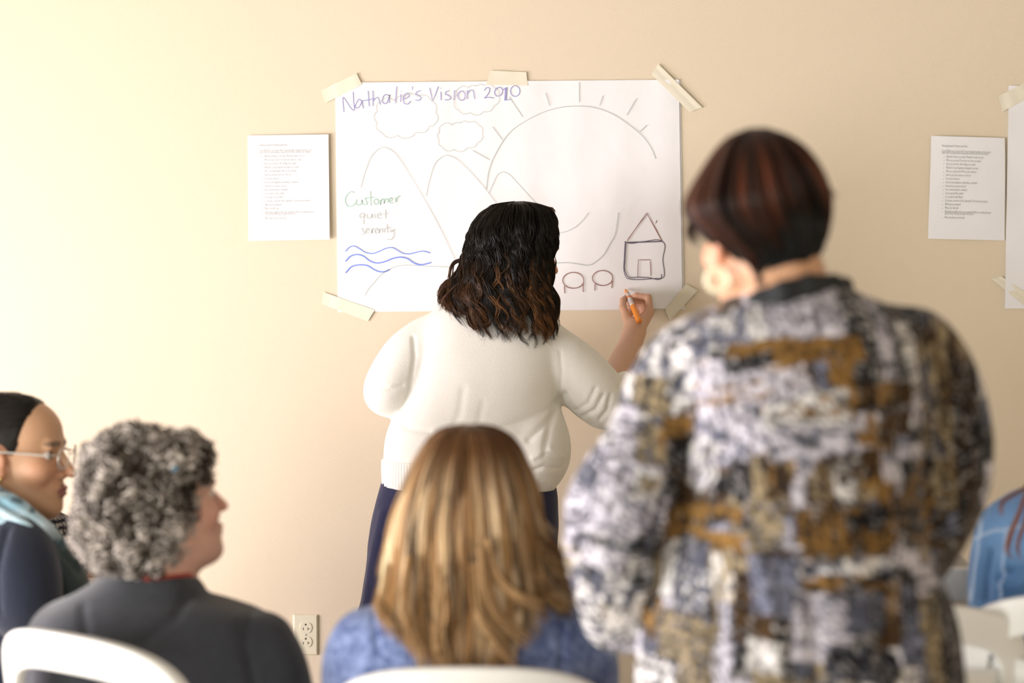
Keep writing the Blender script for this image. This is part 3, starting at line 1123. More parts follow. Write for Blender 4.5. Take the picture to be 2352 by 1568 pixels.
def eyes(f, parent, iris=(.10, .05, .03)):
    for s in (-1, 1):
        n, k = 14, 10
        V = [(0, 1, 0)]
        for j in range(1, k):
            a = math.pi * j / k
            V += [(math.sin(a) * math.cos(2 * math.pi * i / n), math.cos(a), math.sin(a) * math.sin(2 * math.pi * i / n)) for i in range(n)]
        V.append((0, -1, 0))
        V = np.array(V)
        Fc = [(0, 1 + (i + 1) % n, 1 + i) for i in range(n)]
        for j in range(k - 2):
            b = 1 + j * n
            Fc += [(b + i, b + (i + 1) % n, b + n + (i + 1) % n, b + n + i) for i in range(n)]
        b = 1 + (k - 2) * n
        Fc += [(b + i, b + (i + 1) % n, len(V) - 1) for i in range(n)]
        col = np.where((V[:, 1] > .93)[:, None], np.array([.01, .01, .01]), np.where((V[:, 1] > .78)[:, None], np.array(iris), np.array([.75, .70, .66])))
        make_obj('eye', f.pts(V * .0118 + np.array([s * .032, .0695, .0005])), Fc, M['eye'], parent, col)


def hand_prims(w, f, p, side, curl=(.5, .6, .7, .8), s=.95):
    """Relaxed hand: w wrist, f along the fingers, p the palm's facing, thumb on side * (f x p)."""
    w, f, p = np.array(w, float), np.array(f, float), np.array(p, float)
    f /= np.linalg.norm(f)
    p = p - f * (p @ f)
    p /= np.linalg.norm(p)
    t = np.cross(f, p) * side
    L = []
    for i, (o, ln, r) in enumerate(((.028, .070, .0085), (.0095, .078, .0088), (-.0095, .072, .0084), (-.027, .058, .0074))):
        kn = w + s * (f * (.088 - .004 * abs(i - 1)) + t * o)
        L.append(rc(w + t * o * .55 * s, kn, .014 * s, .0115 * s, .012))
        th, a = curl[i] * .5, kn
        for q, sg in enumerate((.45, .31, .24)):
            d = f * math.cos(th) + p * math.sin(th) + t * o * (.9 - .6 * q)
            b = a + d / np.linalg.norm(d) * ln * sg * s
            L.append(rc(a, b, (r - .0006 * q) * s, (r - .0006 * (q + 1)) * s, .004))
            a = b
            th += curl[i] * .8
    a = w + s * (f * .022 + t * .018 + p * .008)
    for d, ln, r0, r1 in ((f * .62 + t * .62 + p * .30, .042, .0145, .0105), (f * .85 + t * .35 + p * .32, .032, .0105, .0092), (f * .95 + t * .05 + p * .3, .026, .0090, .0074)):
        b = a + d / np.linalg.norm(d) * ln * s
        L.append(rc(a, b, r0 * s, r1 * s, .006))
        a = b
    return L


def seated_legs(x, y, yaw, grow=0.0, z=.475, spread=.10, thick=1.0):
    """Thighs along the seat, shins to the floor: prims plus the two ankle points and the facing."""
    fw = np.array([math.sin(yaw), math.cos(yaw), 0])
    rt = np.array([math.cos(yaw), -math.sin(yaw), 0])
    c = np.array([x, y, 0])
    L, ank = [], []
    L.append(ell(c + (0, 0, z + .05), (.17 * thick, .14 * thick, .12), .05, rot=np.stack([rt, fw, (0, 0, 1)], 1)))
    for s in (-1, 1):
        h = c + rt * s * .085 + (0, 0, z + .03)
        k = c + rt * s * (spread + .02) + fw * .43 + (0, 0, z + .01)
        a = c + rt * s * spread + fw * .45 + (0, 0, .10)
        L += [rc(h, k, .080 * thick + grow, .058 * thick + grow, .04), rc(k, a, .055 * thick + grow, .040 + grow, .03)]
        ank.append(a)
    return L, ank, fw


def shoes(ank, fw, parent):
    rt = np.array([fw[1], -fw[0], 0])
    for a in ank:
        a = np.array([a[0], a[1], 0])
        L = [ell(a + (0, 0, .035) + fw * .02, (.036, .060, .036), .02, rot=np.stack([rt, fw, (0, 0, 1)], 1)),
             ell(a + (0, 0, .030) + fw * .11, (.042, .075, .030), .02, rot=np.stack([rt, fw, (0, 0, 1)], 1)),
             rc(a + (0, 0, .05), a + (0, 0, .11), .036, .040, .02)]
        cut = Prim(lambda X, Y, Z: Z - .004 + 0 * X + 0 * Y, a - .3, a + (.3, .3, .004), 0, '-')
        V, Q = mesh_prims(L + [cut], .007)
        make_obj('shoe', V, Q, M['shoe'], parent)


def join(parts):
    V, Q, n = [], [], 0
    for v, q in parts:
        V.append(v)
        Q.append(q + n)
        n += len(v)
    return np.concatenate(V), np.concatenate(Q)


def body(parent, prims, f, paint, islands=(), h=.011, hf=.0036):
    o = f.o
    r = .125 * f.s
    fine = ([(o[0] - r, o[0] + r, hf)], [(o[1] - r, o[1] + r, hf)], [(o[2] - .125 * f.s, o[2] + .115 * f.s, hf)])
    V, Q = join([mesh_prims(prims, h, fine)] + [mesh_prims(p, hh) for p, hh in islands])
    return make_obj('body', V, Q, M['skin'], parent, paint(V))


def folds(V, Q, lst, amp=.004, freq=9.0, stretch=(1, 1, .45), seed=0.0):
    """Cloth relief: soft random folds plus explicit creases [(px polyline, Y, half width px, depth m)] on the camera side."""
    N = normals(V, Q)
    P = V * np.array(stretch) * freq + seed
    d = (vnoise(P) - .5) * 2 + (vnoise(P * 2.3 + 7) - .5) * .8
    disp = amp * d
    for pl, Y, w, dep in lst:
        W = np.array([at(p[0], p[1], Y) for p in pl])[:, [0, 2]]
        w = w / scale_at(Y)
        X = V[:, [0, 2]]
        best = np.full(len(V), 9.0)
        for a, b in zip(W[:-1], W[1:]):
            ba = b - a
            t = np.clip(((X - a) @ ba) / (ba @ ba), 0, 1)
            best = np.minimum(best, np.linalg.norm(X - a - t[:, None] * ba, axis=1))
        disp = disp + dep * np.exp(-(best / w) ** 2) * np.clip(-N[:, 1] * 2, 0, 1)
    return V + N * disp[:, None]


def cloth(name, prims, h, m, parent, crease=(), amp=.004, freq=9.0, seed=0.0, color=None, stretch=(1, 1, .45), sm=1, fine=(None, None, None)):
    V, Q = mesh_prims(prims, h, fine)
    V = relax(V, Q, sm)
    col = None
    if color is not None:
        col = color(V, normals(V, Q))
    V = folds(V, Q, crease, amp, freq, stretch, seed)
    return make_obj(name, V, Q, m, parent, col)


# ------------------------------------------------------------------ people: hair
def lock_hair(name, parent, L, n_locks, per, phi, zend, material, color, seg=22, r=(.0016, .0028), width=.06, rho=(.96, 1.03), wave=0.0, wlen=.065,
              curl_tip=0.0, swirl=0.0, ztop=None, flare=None, seed=1, m=4, spread_end=1.0, zstart=0.0, zvar=.014):
    """Locks of strands that run down the surface of loft L. phi 0 is the side towards the camera, +90 deg is +x."""
    g = np.random.default_rng(seed)
    T = L.T
    zt = T[-1, 0] if ztop is None else ztop
    N = n_locks * per
    lp = np.repeat(g.uniform(phi[0], phi[1], n_locks), per)
    lw = np.repeat(g.uniform(.5, 1, n_locks), per) * width
    off = g.normal(0, .5, N)
    p0 = lp + off * lw
    ze = np.repeat(zend(lp[::per]) + g.normal(0, zvar, n_locks), per) + g.normal(0, .004, N)
    zs = zt - np.repeat(g.uniform(0, 1, n_locks), per) * zstart - g.uniform(0, .002, N)
    ph = np.repeat(g.uniform(0, 2 * math.pi, n_locks), per) + g.normal(0, .16, N)
    wl = np.repeat(g.uniform(.8, 1.25, n_locks), per) * wlen
    amp = np.repeat(g.uniform(.5, 1.2, n_locks), per) * wave
    rh = np.repeat(g.uniform(rho[0], rho[1], n_locks), per) + g.normal(0, .012, N)
    ct = np.repeat(g.choice([-1, 1], n_locks) * g.uniform(.3, 1, n_locks), per) * curl_tip
    t = np.linspace(0, 1, seg)[None, :]
    te = t ** 1.25                                   # denser near the crown, where the surface turns
    z = zs[:, None] + (ze - zs)[:, None] * te
    cx, cy, a, b = L.row(np.clip(z, T[0, 0], T[-1, 0]))
    dn = zs[:, None] - z
    grow_w = np.clip(dn / .10, 0, 1)
    p = p0[:, None] + off[:, None] * lw[:, None] * (spread_end - 1) * te + swirl * te
    w = amp[:, None] * grow_w * np.sin(dn / wl[:, None] * 2 * math.pi + ph[:, None])
    w2 = amp[:, None] * grow_w * np.cos(dn / wl[:, None] * 2 * math.pi + ph[:, None]) * .6
    w = w + ct[:, None] * np.clip((te - .8) / .2, 0, 1) ** 2
    q = rh[:, None] + w2 / np.maximum(a, .03)
    if flare is not None:
        q = q + flare(p, te)
    sp, cp = np.sin(p), np.cos(p)
    n_ = 2.3
    rad = (np.abs(sp) ** n_ + np.abs(cp) ** n_) ** (-1 / n_)
    X = cx + a * q * rad * sp + w * cp
    Y = cy - b * q * rad * cp + w * sp
    P = np.stack([X, Y, z + np.abs(w2) * .3], -1)
    R = g.uniform(r[0], r[1], N)[:, None] * np.clip(np.minimum(1.0, (1.02 - t) * 3.0), .12, 1)
    V, Q = strands(P, R * np.ones_like(z), m)
    lc = np.repeat(g.uniform(0, 1, n_locks), per)
    lc2 = np.repeat(g.uniform(0, 1, n_locks), per)
    col = color(lc[:, None] * np.ones_like(te), lc2[:, None] * np.ones_like(te), te * np.ones((N, 1)), g.uniform(.8, 1.2, N)[:, None] * np.ones_like(te), p)
    col = np.repeat(col[:, :, None, :], m, axis=2).reshape(-1, 3)
    return V, Q, col


def mixc(a, b, t):
    t = np.asarray(t)[..., None]
    return np.array(a) * (1 - t) + np.array(b) * t


def hair_obj(parent, base, locks, base_col, name='hair'):
    """Solid hair mass with the locks over it, one mesh."""
    Vs, Qs, Cs, n = [], [], [], 0
    V, Q = base
    for v, q, c in [(V, Q, np.tile(np.array(base_col), (len(V), 1)))] + list(locks):
        Vs.append(v)
        Qs.append(q + n)
        Cs.append(c)
        n += len(v)
    return make_obj(name, np.concatenate(Vs), np.concatenate(Qs), M['hair'], parent, np.concatenate(Cs))


def free_locks(paths, per, spread, r, color, seed=3, m=4, seg=18, curl=0.0):
    """Extra locks along px paths [(px, py, y), ...]."""
    g = np.random.default_rng(seed)
    Vs, Qs, Cs, n = [], [], [], 0
    for path in paths:
        W = np.array([at(*p) for p in path])
        S = spline([(i,) + tuple(W[i]) for i in range(len(W))], seg)[:, 1:]
        o = g.normal(0, spread, (per, 1, 3))
        t = np.linspace(0, 1, seg)[None, :, None]
        P = S[None] + o * (.4 + .9 * t) + curl * np.sin(t * 9 + g.uniform(0, 6, (per, 1, 1))) * g.normal(0, 1, (per, 1, 3)) * t
        R = g.uniform(r[0], r[1], per)[:, None] * np.clip((1.03 - t[..., 0]) * 2.2, .12, 1)
        V, Q = strands(P, R, m)
        c = color(g.uniform(0, 1, (per, 1)) * np.ones((1, seg)), t[..., 0] * np.ones((per, 1)))
        Vs.append(V)
        Qs.append(Q + n)
        Cs.append(np.repeat(c[:, :, None, :], m, 2).reshape(-1, 3))
        n += len(V)
    return np.concatenate(Vs), np.concatenate(Qs), np.concatenate(Cs)


def torus(c, axis_, R, r, n=40, m=10, sq=1.0):
    ax_ = np.array(axis_, float)
    ax_ /= np.linalg.norm(ax_)
    u = np.cross(ax_, (0.3, .2, 1.0))
    u /= np.linalg.norm(u)
    v = np.cross(ax_, u)
    V = []
    for i in range(n):
        a = 2 * math.pi * i / n
        d = u * math.cos(a) + v * math.sin(a)
        for j in range(m):
            b = 2 * math.pi * j / m
            V.append(np.array(c) + d * (R + r * math.cos(b)) + ax_ * r * sq * math.sin(b))
    Fc = [(i * m + j, ((i + 1) % n) * m + j, ((i + 1) % n) * m + (j + 1) % m, i * m + (j + 1) % m) for i in range(n) for j in range(m)]
    return np.array(V), np.array(Fc)


def foot_base(x, y):
    return (x, y, 0)
# ------------------------------------------------------------------ person writing on the drawing sheet
Y1 = -.47
p1 = thing('person', 'person in cream cardigan and navy trousers drawing with an orange marker at the wall', 'person', foot_base(-.09, -.45))
f1 = Frame(at(1197, 574, Y1), yaw=math.radians(58), pitch=math.radians(-10), roll=0, s=.98)
skin1 = (.62, .37, .24)
tr1 = [(665, 1120, 1190, .05), (690, 1040, 1250, .070), (720, 985, 1272, .085), (760, 950, 1290, .100), (800, 940, 1296, .110), (850, 936, 1294, .118),
       (900, 928, 1288, .120), (950, 905, 1290, .122), (1000, 886, 1293, .126), (1050, 880, 1290, .130), (1100, 880, 1272, .134), (1160, 886, 1248, .136)]
torso1 = px_loft(tr1, -.46, 2.4)
arm_r = [(1268, 806, -.46, 52), (1318, 850, -.46, 57), (1368, 902, -.44, 57), (1400, 932, -.42, 45), (1416, 905, -.36, 36), (1423, 888, -.33, 33)]
arm_l = [(975, 778, -.46, 44), (930, 828, -.48, 50), (896, 880, -.49, 45), (886, 905, -.47, 38), (893, 908, -.40, 36), (900, 908, -.36, 34)]
fore_r = [(1398, 922, -.42, 30), (1412, 872, -.33, 28), (1432, 825, -.24, 25), (1448, 790, -.17, 21), (1455, 768, -.135, 18.5), (1460, 752, -.115, 19)]
fore_l = [(886, 905, -.47, 28), (900, 905, -.36, 27), (935, 900, -.24, 20)]
H = lambda px, py, y: at(px, py, y)


def fing(pts, k=.004):
    return [rc(H(*a[:3]), H(*b[:3]), a[3], b[3], k) for a, b in zip(pts[:-1], pts[1:])]


hand1 = (px_tube(fore_r, .02)
         + [rc(H(1459, 758, -.116), H(1492, 716, -.066), .0165, .0125, .014), rc(H(1462, 756, -.112), H(1489, 722, -.050), .0175, .0125, .012),
            rc(H(1464, 756, -.102), H(1482, 728, -.040), .0165, .0120, .012), rc(H(1462, 758, -.094), H(1472, 733, -.034), .0155, .0110, .012),
            rc(H(1452, 756, -.118), H(1440, 728, -.090), .0155, .0125, .014)]
         + fing([(1492, 714, -.066, .0105), (1489, 683, -.056, .0092), (1462, 679, -.047, .0082), (1445, 686, -.040, .0070)])
         + fing([(1489, 720, -.050, .0105), (1484, 692, -.036, .0092), (1458, 690, -.030, .0082), (1444, 698, -.028, .0072)])
         + fing([(1482, 727, -.040, .0100), (1476, 704, -.024, .0088), (1456, 703, -.020, .0080), (1446, 712, -.024, .0070)])
         + fing([(1472, 733, -.034, .0090), (1465, 715, -.020, .0078), (1452, 716, -.018, .0070), (1446, 724, -.024, .0062)])
         + fing([(1441, 730, -.094, .0120), (1431, 706, -.072, .0096), (1431, 691, -.050, .0084), (1438, 682, -.034, .0070)], .006))
hip1 = at(1075, 1120, -.46)
legs1 = [ell(hip1 + (0, 0, -.02), (.175, .125, .14), .05)]
leg_px = [[(1000, 1150, -.46, 70), (935, 1350, -.44, 56), (862, 1600, -.46, 44), (805, 1800, -.50, 34)],
          [(1160, 1150, -.46, 70), (1180, 1350, -.42, 56), (1190, 1600, -.40, 44), (1195, 1810, -.44, 34)]]
for L in leg_px:
    legs1 += px_tube(L, .03)
prims1 = (head_prims(f1, ear=1.0) + [rc(f1.pt((0, -.022, -.06)), at(1165, 720, -.46), .052, .056, .03)]
          + [torso1.prim(-.055, .04)] + px_tube(arm_r[:4], .03, -.014) + px_tube(arm_l[:4], .03, -.014) + legs1)
wl = at(935, 900, -.24)
paint1 = head_paint(f1, skin1, lips=(.45, .17, .14))


def paint1b(V):
    c = paint1(V)
    w = np.linalg.norm(V - H(1455, 690, -.05), axis=1)                # fingertips and knuckles a little redder
    m = np.clip(1 - w / .05, 0, 1)[:, None] * .5
    c = c * (1 - m * np.array([0, .22, .18]))
    return c


body(p1, prims1, f1, paint1b, [(hand1, .0020), (px_tube(fore_l, .02) + hand_prims(wl, (.35, .9, -.1), (.3, -.1, -.9), -1), .0034)])
eyes(f1, p1)

cut = Prim(lambda X, Y, Z: (Z - (at(880, 1112, -.46)[2] - (X + .29) * .09)) + 0 * Y, (-1, -1.2, .6), (1, .2, .95), .006, '-')
card = [torso1.prim(0, .02)] + px_tube(arm_r, .028) + px_tube(arm_l, .028)
card += [ell(at(1246, 1035, -.50), (.058, .085, .080), .05)]
neck_cut = ell(at(1172, 662, -.44), (.052, .050, .045), .01, '-')
cr1 = [([(1286, 805), (1291, 850), (1286, 905)], -.52, 4, -.0028), ([(1300, 908), (1262, 942), (1200, 968), (1140, 985)], -.58, 8, -.0034),
       ([(1298, 915), (1262, 965), (1215, 1010)], -.58, 8, -.0052), ([(1284, 925), (1262, 985), (1250, 1040)], -.58, 7, -.0060),
       ([(1064, 895), (1056, 950), (1030, 1010)], -.58, 9, -.0020), ([(1110, 925), (1098, 975)], -.58, 8, -.0014),
       ([(1225, 1050), (1262, 1030), (1290, 1050)], -.58, 6, .0045), ([(1215, 1085), (1250, 1070), (1285, 1078)], -.58, 5, -.0050),
       ([(1235, 1100), (1262, 1110), (1275, 1130)], -.58, 6, .0040), ([(1384, 905), (1366, 940), (1340, 956)], -.48, 5, -.0048),
       ([(1400, 908), (1394, 940), (1378, 962)], -.48, 5, -.0048), ([(1366, 890), (1350, 925), (1322, 942)], -.48, 5, -.0030),
       ([(948, 775), (952, 820), (940, 895), (918, 950)], -.55, 5, -.0050), ([(872, 885), (900, 892), (926, 884)], -.52, 5, -.0035),
       ([(905, 962), (935, 985), (985, 992)], -.58, 7, -.0040)]
cg = cloth('cardigan', card + [cut, neck_cut], .0042, M['knit'], p1, cr1, amp=.0022, freq=8, seed=3, sm=2)
# ribbed welts: hem and cuffs with real ribs
rib = [torso1.prim(.004, .01)]
zc_ = at(880, 1112, -.46)[2]


def rib_band(prims, cutter, parent, n_axis, name, h=.003, amp=.0011, freq=900):
    V, Q = mesh_prims(prims + cutter, h)
    V = relax(V, Q, 1)
    N = normals(V, Q)
    s = V @ np.array(n_axis)
    V = V + N * (amp * np.sin(s * freq) * np.clip(1 - 2 * np.abs(N[:, 2]), 0, 1))[:, None]
    return make_obj(name, V, Q, M['knit'], parent)


def ring_cut(X, Y, Z):
    return np.maximum(Z - (zc_ + .062), (zc_ - .004 - (X + .29) * .09) - Z)


band_lo, band_hi = (-.34, -.66, zc_ - .06), (.16, -.28, zc_ + .064)
band = Prim(lambda X, Y, Z: np.maximum(torso1.prim(.0045).fn(X, Y, Z), ring_cut(X, Y, Z)), band_lo, band_hi, 0)
rib_band([band], [], p1, (1, 0, 0), 'hem_rib', .0026)
cu_a, cu_b = at(1417, 903, -.355), at(1424, 886, -.325)
rib_band([rc(cu_a, cu_b, .041, .039, 0)], [rc(cu_a - (cu_b - cu_a) * 2, cu_b + (cu_b - cu_a) * 3, .033, .033, 0, '-')], p1, (.9, -.3, .3), 'cuff', .0026, .0011, 900)
V, Q = torus(at(1454, 770, -.139), at(1448, 790, -.17) - at(1460, 752, -.115) + np.array([-.012, 0, 0]), .0222, .0021)
make_obj('wrist_band', V, Q, M['black'], p1)['label'] = 'thin black hair elastic round the wrist'

tro = [px_loft([(1060, 892, 1262, .12), (1110, 880, 1272, .128), (1160, 870, 1276, .13), (1210, 862, 1272, .125), (1250, 865, 1262, .11)], -.46, 2.4).prim(0, .04)]
tro += px_tube([(966, 1150, -.46, 84), (940, 1260, -.46, 82), (919, 1350, -.45, 76), (910, 1410, -.45, 76), (866, 1540, -.46, 90), (826, 1700, -.48, 100), (812, 1810, -.49, 104)], .03)
tro += px_tube([(1185, 1150, -.46, 84), (1195, 1350, -.43, 78), (1200, 1600, -.41, 84), (1200, 1815, -.43, 98)], .03)
top_cut = Prim(lambda X, Y, Z: (at(1000, 1085, -.46)[2] - Z) + 0 * X + 0 * Y, (-1, -1.5, .8), (1, .3, 1.2), .004, '-')
cloth('trousers', tro + [top_cut], .009, M['navy'], p1, [([(880, 1180), (850, 1300), (820, 1480)], -.55, 9, .006), ([(895, 1240), (880, 1330)], -.55, 8, -.006)],
      amp=.004, freq=8, seed=11)
shoes([at(805, 1830, -.50), at(1195, 1838, -.44)], np.array([0, 1.0, 0]), p1)

hr1 = px_loft([(462, 1184, 1198, .012, .0), (467, 1146, 1230, .045), (478, 1122, 1256, .068), (500, 1098, 1274, .088), (540, 1079, 1277, .104), (575, 1071, 1273, .106),
               (610, 1060, 1268, .104), (645, 1042, 1264, .098, -.01), (680, 1032, 1270, .092, -.02), (712, 1040, 1276, .086, -.03), (745, 1056, 1276, .08, -.035),
               (790, 1080, 1270, .075, -.035)], Y1, 2.2)
zb1 = at(1180, 760, Y1)[2]


def c1(lc, lc2, t, j, p):
    base = mixc((.006, .005, .0035), (.013, .009, .006), lc)
    tip = mixc((.030, .014, .006), (.16, .065, .018), lc2 ** 1.6)
    m = np.clip((t - .42) / .6, 0, 1) ** 1.1 * np.clip(lc2 * 1.2 - .1, 0, 1)
    hl = np.clip((lc2 - .93) / .07, 0, 1) * np.clip((t - .35) * 3, 0, 1)
    c = base * (1 - m[..., None]) + tip * m[..., None]
    return (c * (1 - hl[..., None] * .7) + np.array((.30, .14, .05)) * hl[..., None] * .7) * j[..., None]


def zend1(p):
    return zb1 + .055 * np.clip((-p - .5) / 1.1, 0, 1) + .012 * np.sin(p * 5) + .03 * np.clip((np.abs(p) - 1.7), 0, 1)


def fl1(p, t):
    return .20 * np.clip((-p - .9) / .7, 0, 1) * np.clip((t - .62) / .38, 0, 1) ** 2


lk = [lock_hair('h', p1, hr1, 150, 28, (math.radians(-165), math.radians(88)), zend1, None, c1, seg=40, m=3, r=(.0007, .0014), width=.085, rho=(.90, 1.03), wave=.0085,
                wlen=.070, curl_tip=.018, flare=fl1, seed=5, zstart=.03),
      lock_hair('h', p1, hr1, 60, 3, (math.radians(-120), math.radians(86)), lambda p: zend1(p) - .006, None, c1, seg=40, r=(.0006, .0010), width=.10, rho=(1.0, 1.05), wave=.010,
                wlen=.062, curl_tip=.03, flare=fl1, seed=6, zstart=.03)]
fc = lambda a, t: mixc((.020, .012, .008), (.13, .055, .02), np.clip(a * .4 + t * .7 - .2, 0, 1))
lk.append(free_locks([[(1078, 600, -.50), (1048, 640, -.50), (1022, 650, -.50), (1008, 672, -.49), (1012, 688, -.49)],
                      [(1070, 615, -.52), (1040, 655, -.52), (1018, 662, -.52), (1010, 690, -.52), (1028, 700, -.52)],
                      [(1066, 640, -.54), (1034, 670, -.54), (1020, 690, -.54), (1034, 712, -.54)],
                      [(1080, 590, -.46), (1042, 605, -.46), (1034, 630, -.46), (1030, 660, -.46)],
                      [(1070, 700, -.56), (1078, 738, -.57), (1092, 752, -.57), (1104, 742, -.57)],
                      [(1100, 700, -.57), (1104, 742, -.58), (1122, 746, -.58), (1126, 732, -.58)],
                      [(1270, 660, -.47), (1284, 690, -.47), (1280, 725, -.47), (1268, 760, -.48)],
                      [(1264, 670, -.49), (1278, 705, -.5), (1272, 740, -.5), (1254, 772, -.5)],
                      [(1205, 465, -.44), (1242, 474, -.42), (1268, 482, -.41), (1274, 492, -.41)],
                      [(1205, 470, -.42), (1240, 482, -.40), (1262, 492, -.39), (1272, 500, -.39)]], 22, .0026, (.0006, .0013), fc, seed=9, seg=24, curl=.002))
hb = mesh_prims([ell(at(1190, 470, Y1), (.036, .030, .0075), .006), hr1.prim(-.007, 0, zlo=at(1180, 722, Y1)[2]), ell(f1.pt((0, .115, -.05)), (.06, .06, .085), .01, '-'),
                 Prim(lambda X, Y, Z: (.02 - (Y - f1.o[1]) + 0 * X) + np.clip(Z - f1.o[2] - .045, 0, 1) * 3, (-1, -.48, .9), (1, .2, 1.7), .01, '-')], .004)
hair_obj(p1, hb, lk, (.011, .008, .006))

# the marker in the writing hand
mk = thing('marker', 'orange felt-tip marker held in the writing hand', 'marker', tuple(at(1452, 700, -.05)))
ma, mb = at(1436.5, 664, -.0075), at(1468.5, 738.5, -.146)
md = (mb - ma)
ml = np.linalg.norm(md)


def lathe(prof, n=24):
    d = md / ml
    u = np.cross(d, (0, 0, 1.0))
    u /= np.linalg.norm(u)
    v = np.cross(d, u)
    V = [ma + d * s * ml + (u * math.cos(2 * math.pi * i / n) + v * math.sin(2 * math.pi * i / n)) * r for s, r in prof for i in range(n)]
    Fc = [(j * n + i, j * n + (i + 1) % n, (j + 1) * n + (i + 1) % n, (j + 1) * n + i) for j in range(len(prof) - 1) for i in range(n)]
    return np.array(V), Fc + [tuple(range(n))[::-1], tuple(range((len(prof) - 1) * n, len(prof) * n))]


make_obj('tip', *lathe([(0, .0009), (.012, .0022), (.045, .0026)]), M['label_orange'], mk)
make_obj('nib_cone', *lathe([(.045, .0034), (.05, .0040), (.145, .0064), (.15, .0066)]), M['orange'], mk)
make_obj('label_band', *lathe([(.15, .0067), (.53, .0068)]), M['label_white'], mk)['label'] = 'white printed label of the marker'
for s0, s1, mm in ((.165, .175, 'label_orange'), (.255, .315, 'label_orange'), (.345, .362, 'label_grey'), (.40, .425, 'label_grey'), (.46, .475, 'label_orange')):
    make_obj('label_print', *lathe([(s0, .00695), (s1, .00695)]), M[mm], mk)
make_obj('barrel', *lathe([(.53, .0069), (.535, .0071), (.985, .0073), (1.0, .0068)]), M['orange'], mk)
make_obj('end_plug', *lathe([(.994, .0040), (1.004, .0036)]), M['label_orange'], mk)
# ------------------------------------------------------------------ standing person in the printed jacket
Y2 = -3.05
S2 = scale_at(Y2)
p2_ = thing('person', 'standing person in black, white and ochre patterned jacket with short dark hair', 'person', foot_base(.40, Y2))
f2 = Frame(at(1750, 528, Y2 + .01), yaw=math.radians(-23), pitch=math.radians(-6), roll=math.radians(-3), s=1.02)
tr2 = [(640, 1770, 1900, .06), (668, 1710, 1955, .085), (695, 1652, 2020, .105), (728, 1590, 2085, .125), (780, 1530, 2120, .145), (850, 1530, 2125, .16),
       (950, 1545, 2120, .172), (1050, 1562, 2115, .178), (1150, 1566, 2110, .178), (1250, 1548, 2120, .178), (1340, 1510, 2160, .18), (1420, 1480, 2190, .185),
       (1500, 1462, 2204, .19), (1568, 1454, 2212, .19), (1700, 1448, 2222, .195), (1790, 1446, 2226, .195)]
tor2 = px_loft(tr2, Y2, 2.3)
al2 = [(1592, 828, Y2, 70), (1546, 900, Y2, 76), (1524, 985, Y2, 80), (1488, 1080, Y2 - .01, 97), (1442, 1170, Y2 - .01, 120), (1430, 1260, Y2, 106),
       (1424, 1340, Y2 + .02, 84), (1414, 1412, Y2 + .05, 58), (1416, 1440, Y2 + .07, 42)]
ar2 = [(2090, 800, Y2, 88), (2130, 900, Y2 + .01, 98), (2150, 1000, Y2 + .02, 106), (2146, 1095, Y2 + .03, 106), (2108, 1195, Y2 + .08, 96), (2060, 1285, Y2 + .15, 78),
       (1990, 1330, Y2 + .22, 60)]
skin2 = (.60, .33, .19)
hip2 = at(1830, 1640, Y2)
legs2 = [ell(hip2, (.18, .13, .14), .05)]
lp2 = [[(1720, 1700, Y2, 125), (1735, 2150, Y2 + .02, 85), (1740, 2650, Y2, 60)], [(1930, 1700, Y2, 125), (1940, 2150, Y2 + .02, 85), (1935, 2650, Y2, 60)]]
for L in lp2:
    legs2 += px_tube(L, .03)
prims2 = (head_prims(f2, ear=1.1) + [rc(f2.pt((0, -.03, -.05)), at(1812, 712, Y2), .060, .066, .03), tor2.prim(-.03, .04)] + px_tube(al2[:8], .03, -.022)
          + px_tube(ar2, .03, -.022) + legs2)
h2l, h2r = at(1448, 1420, Y2 + .10), at(1985, 1332, Y2 + .22)
body(p2_, prims2, f2, head_paint(f2, skin2, flush=.12), [(hand_prims(h2l, (.8, .6, .05), (.3, -.6, -.6), 1), .0036), (hand_prims(h2r, (-1, .1, .1), (0, -1, .2), 1), .0036)])
eyes(f2, p2_)

WHITE, LAV, GREY, BLACK, OCHRE, BROWN, BEIGE, BLUEG = ((.60, .585, .575), (.49, .475, .52), (.13, .135, .17), (.010, .010, .013), (.25, .155, .055), (.085, .052, .022),
                                                     (.30, .25, .17), (.20, .21, .27))
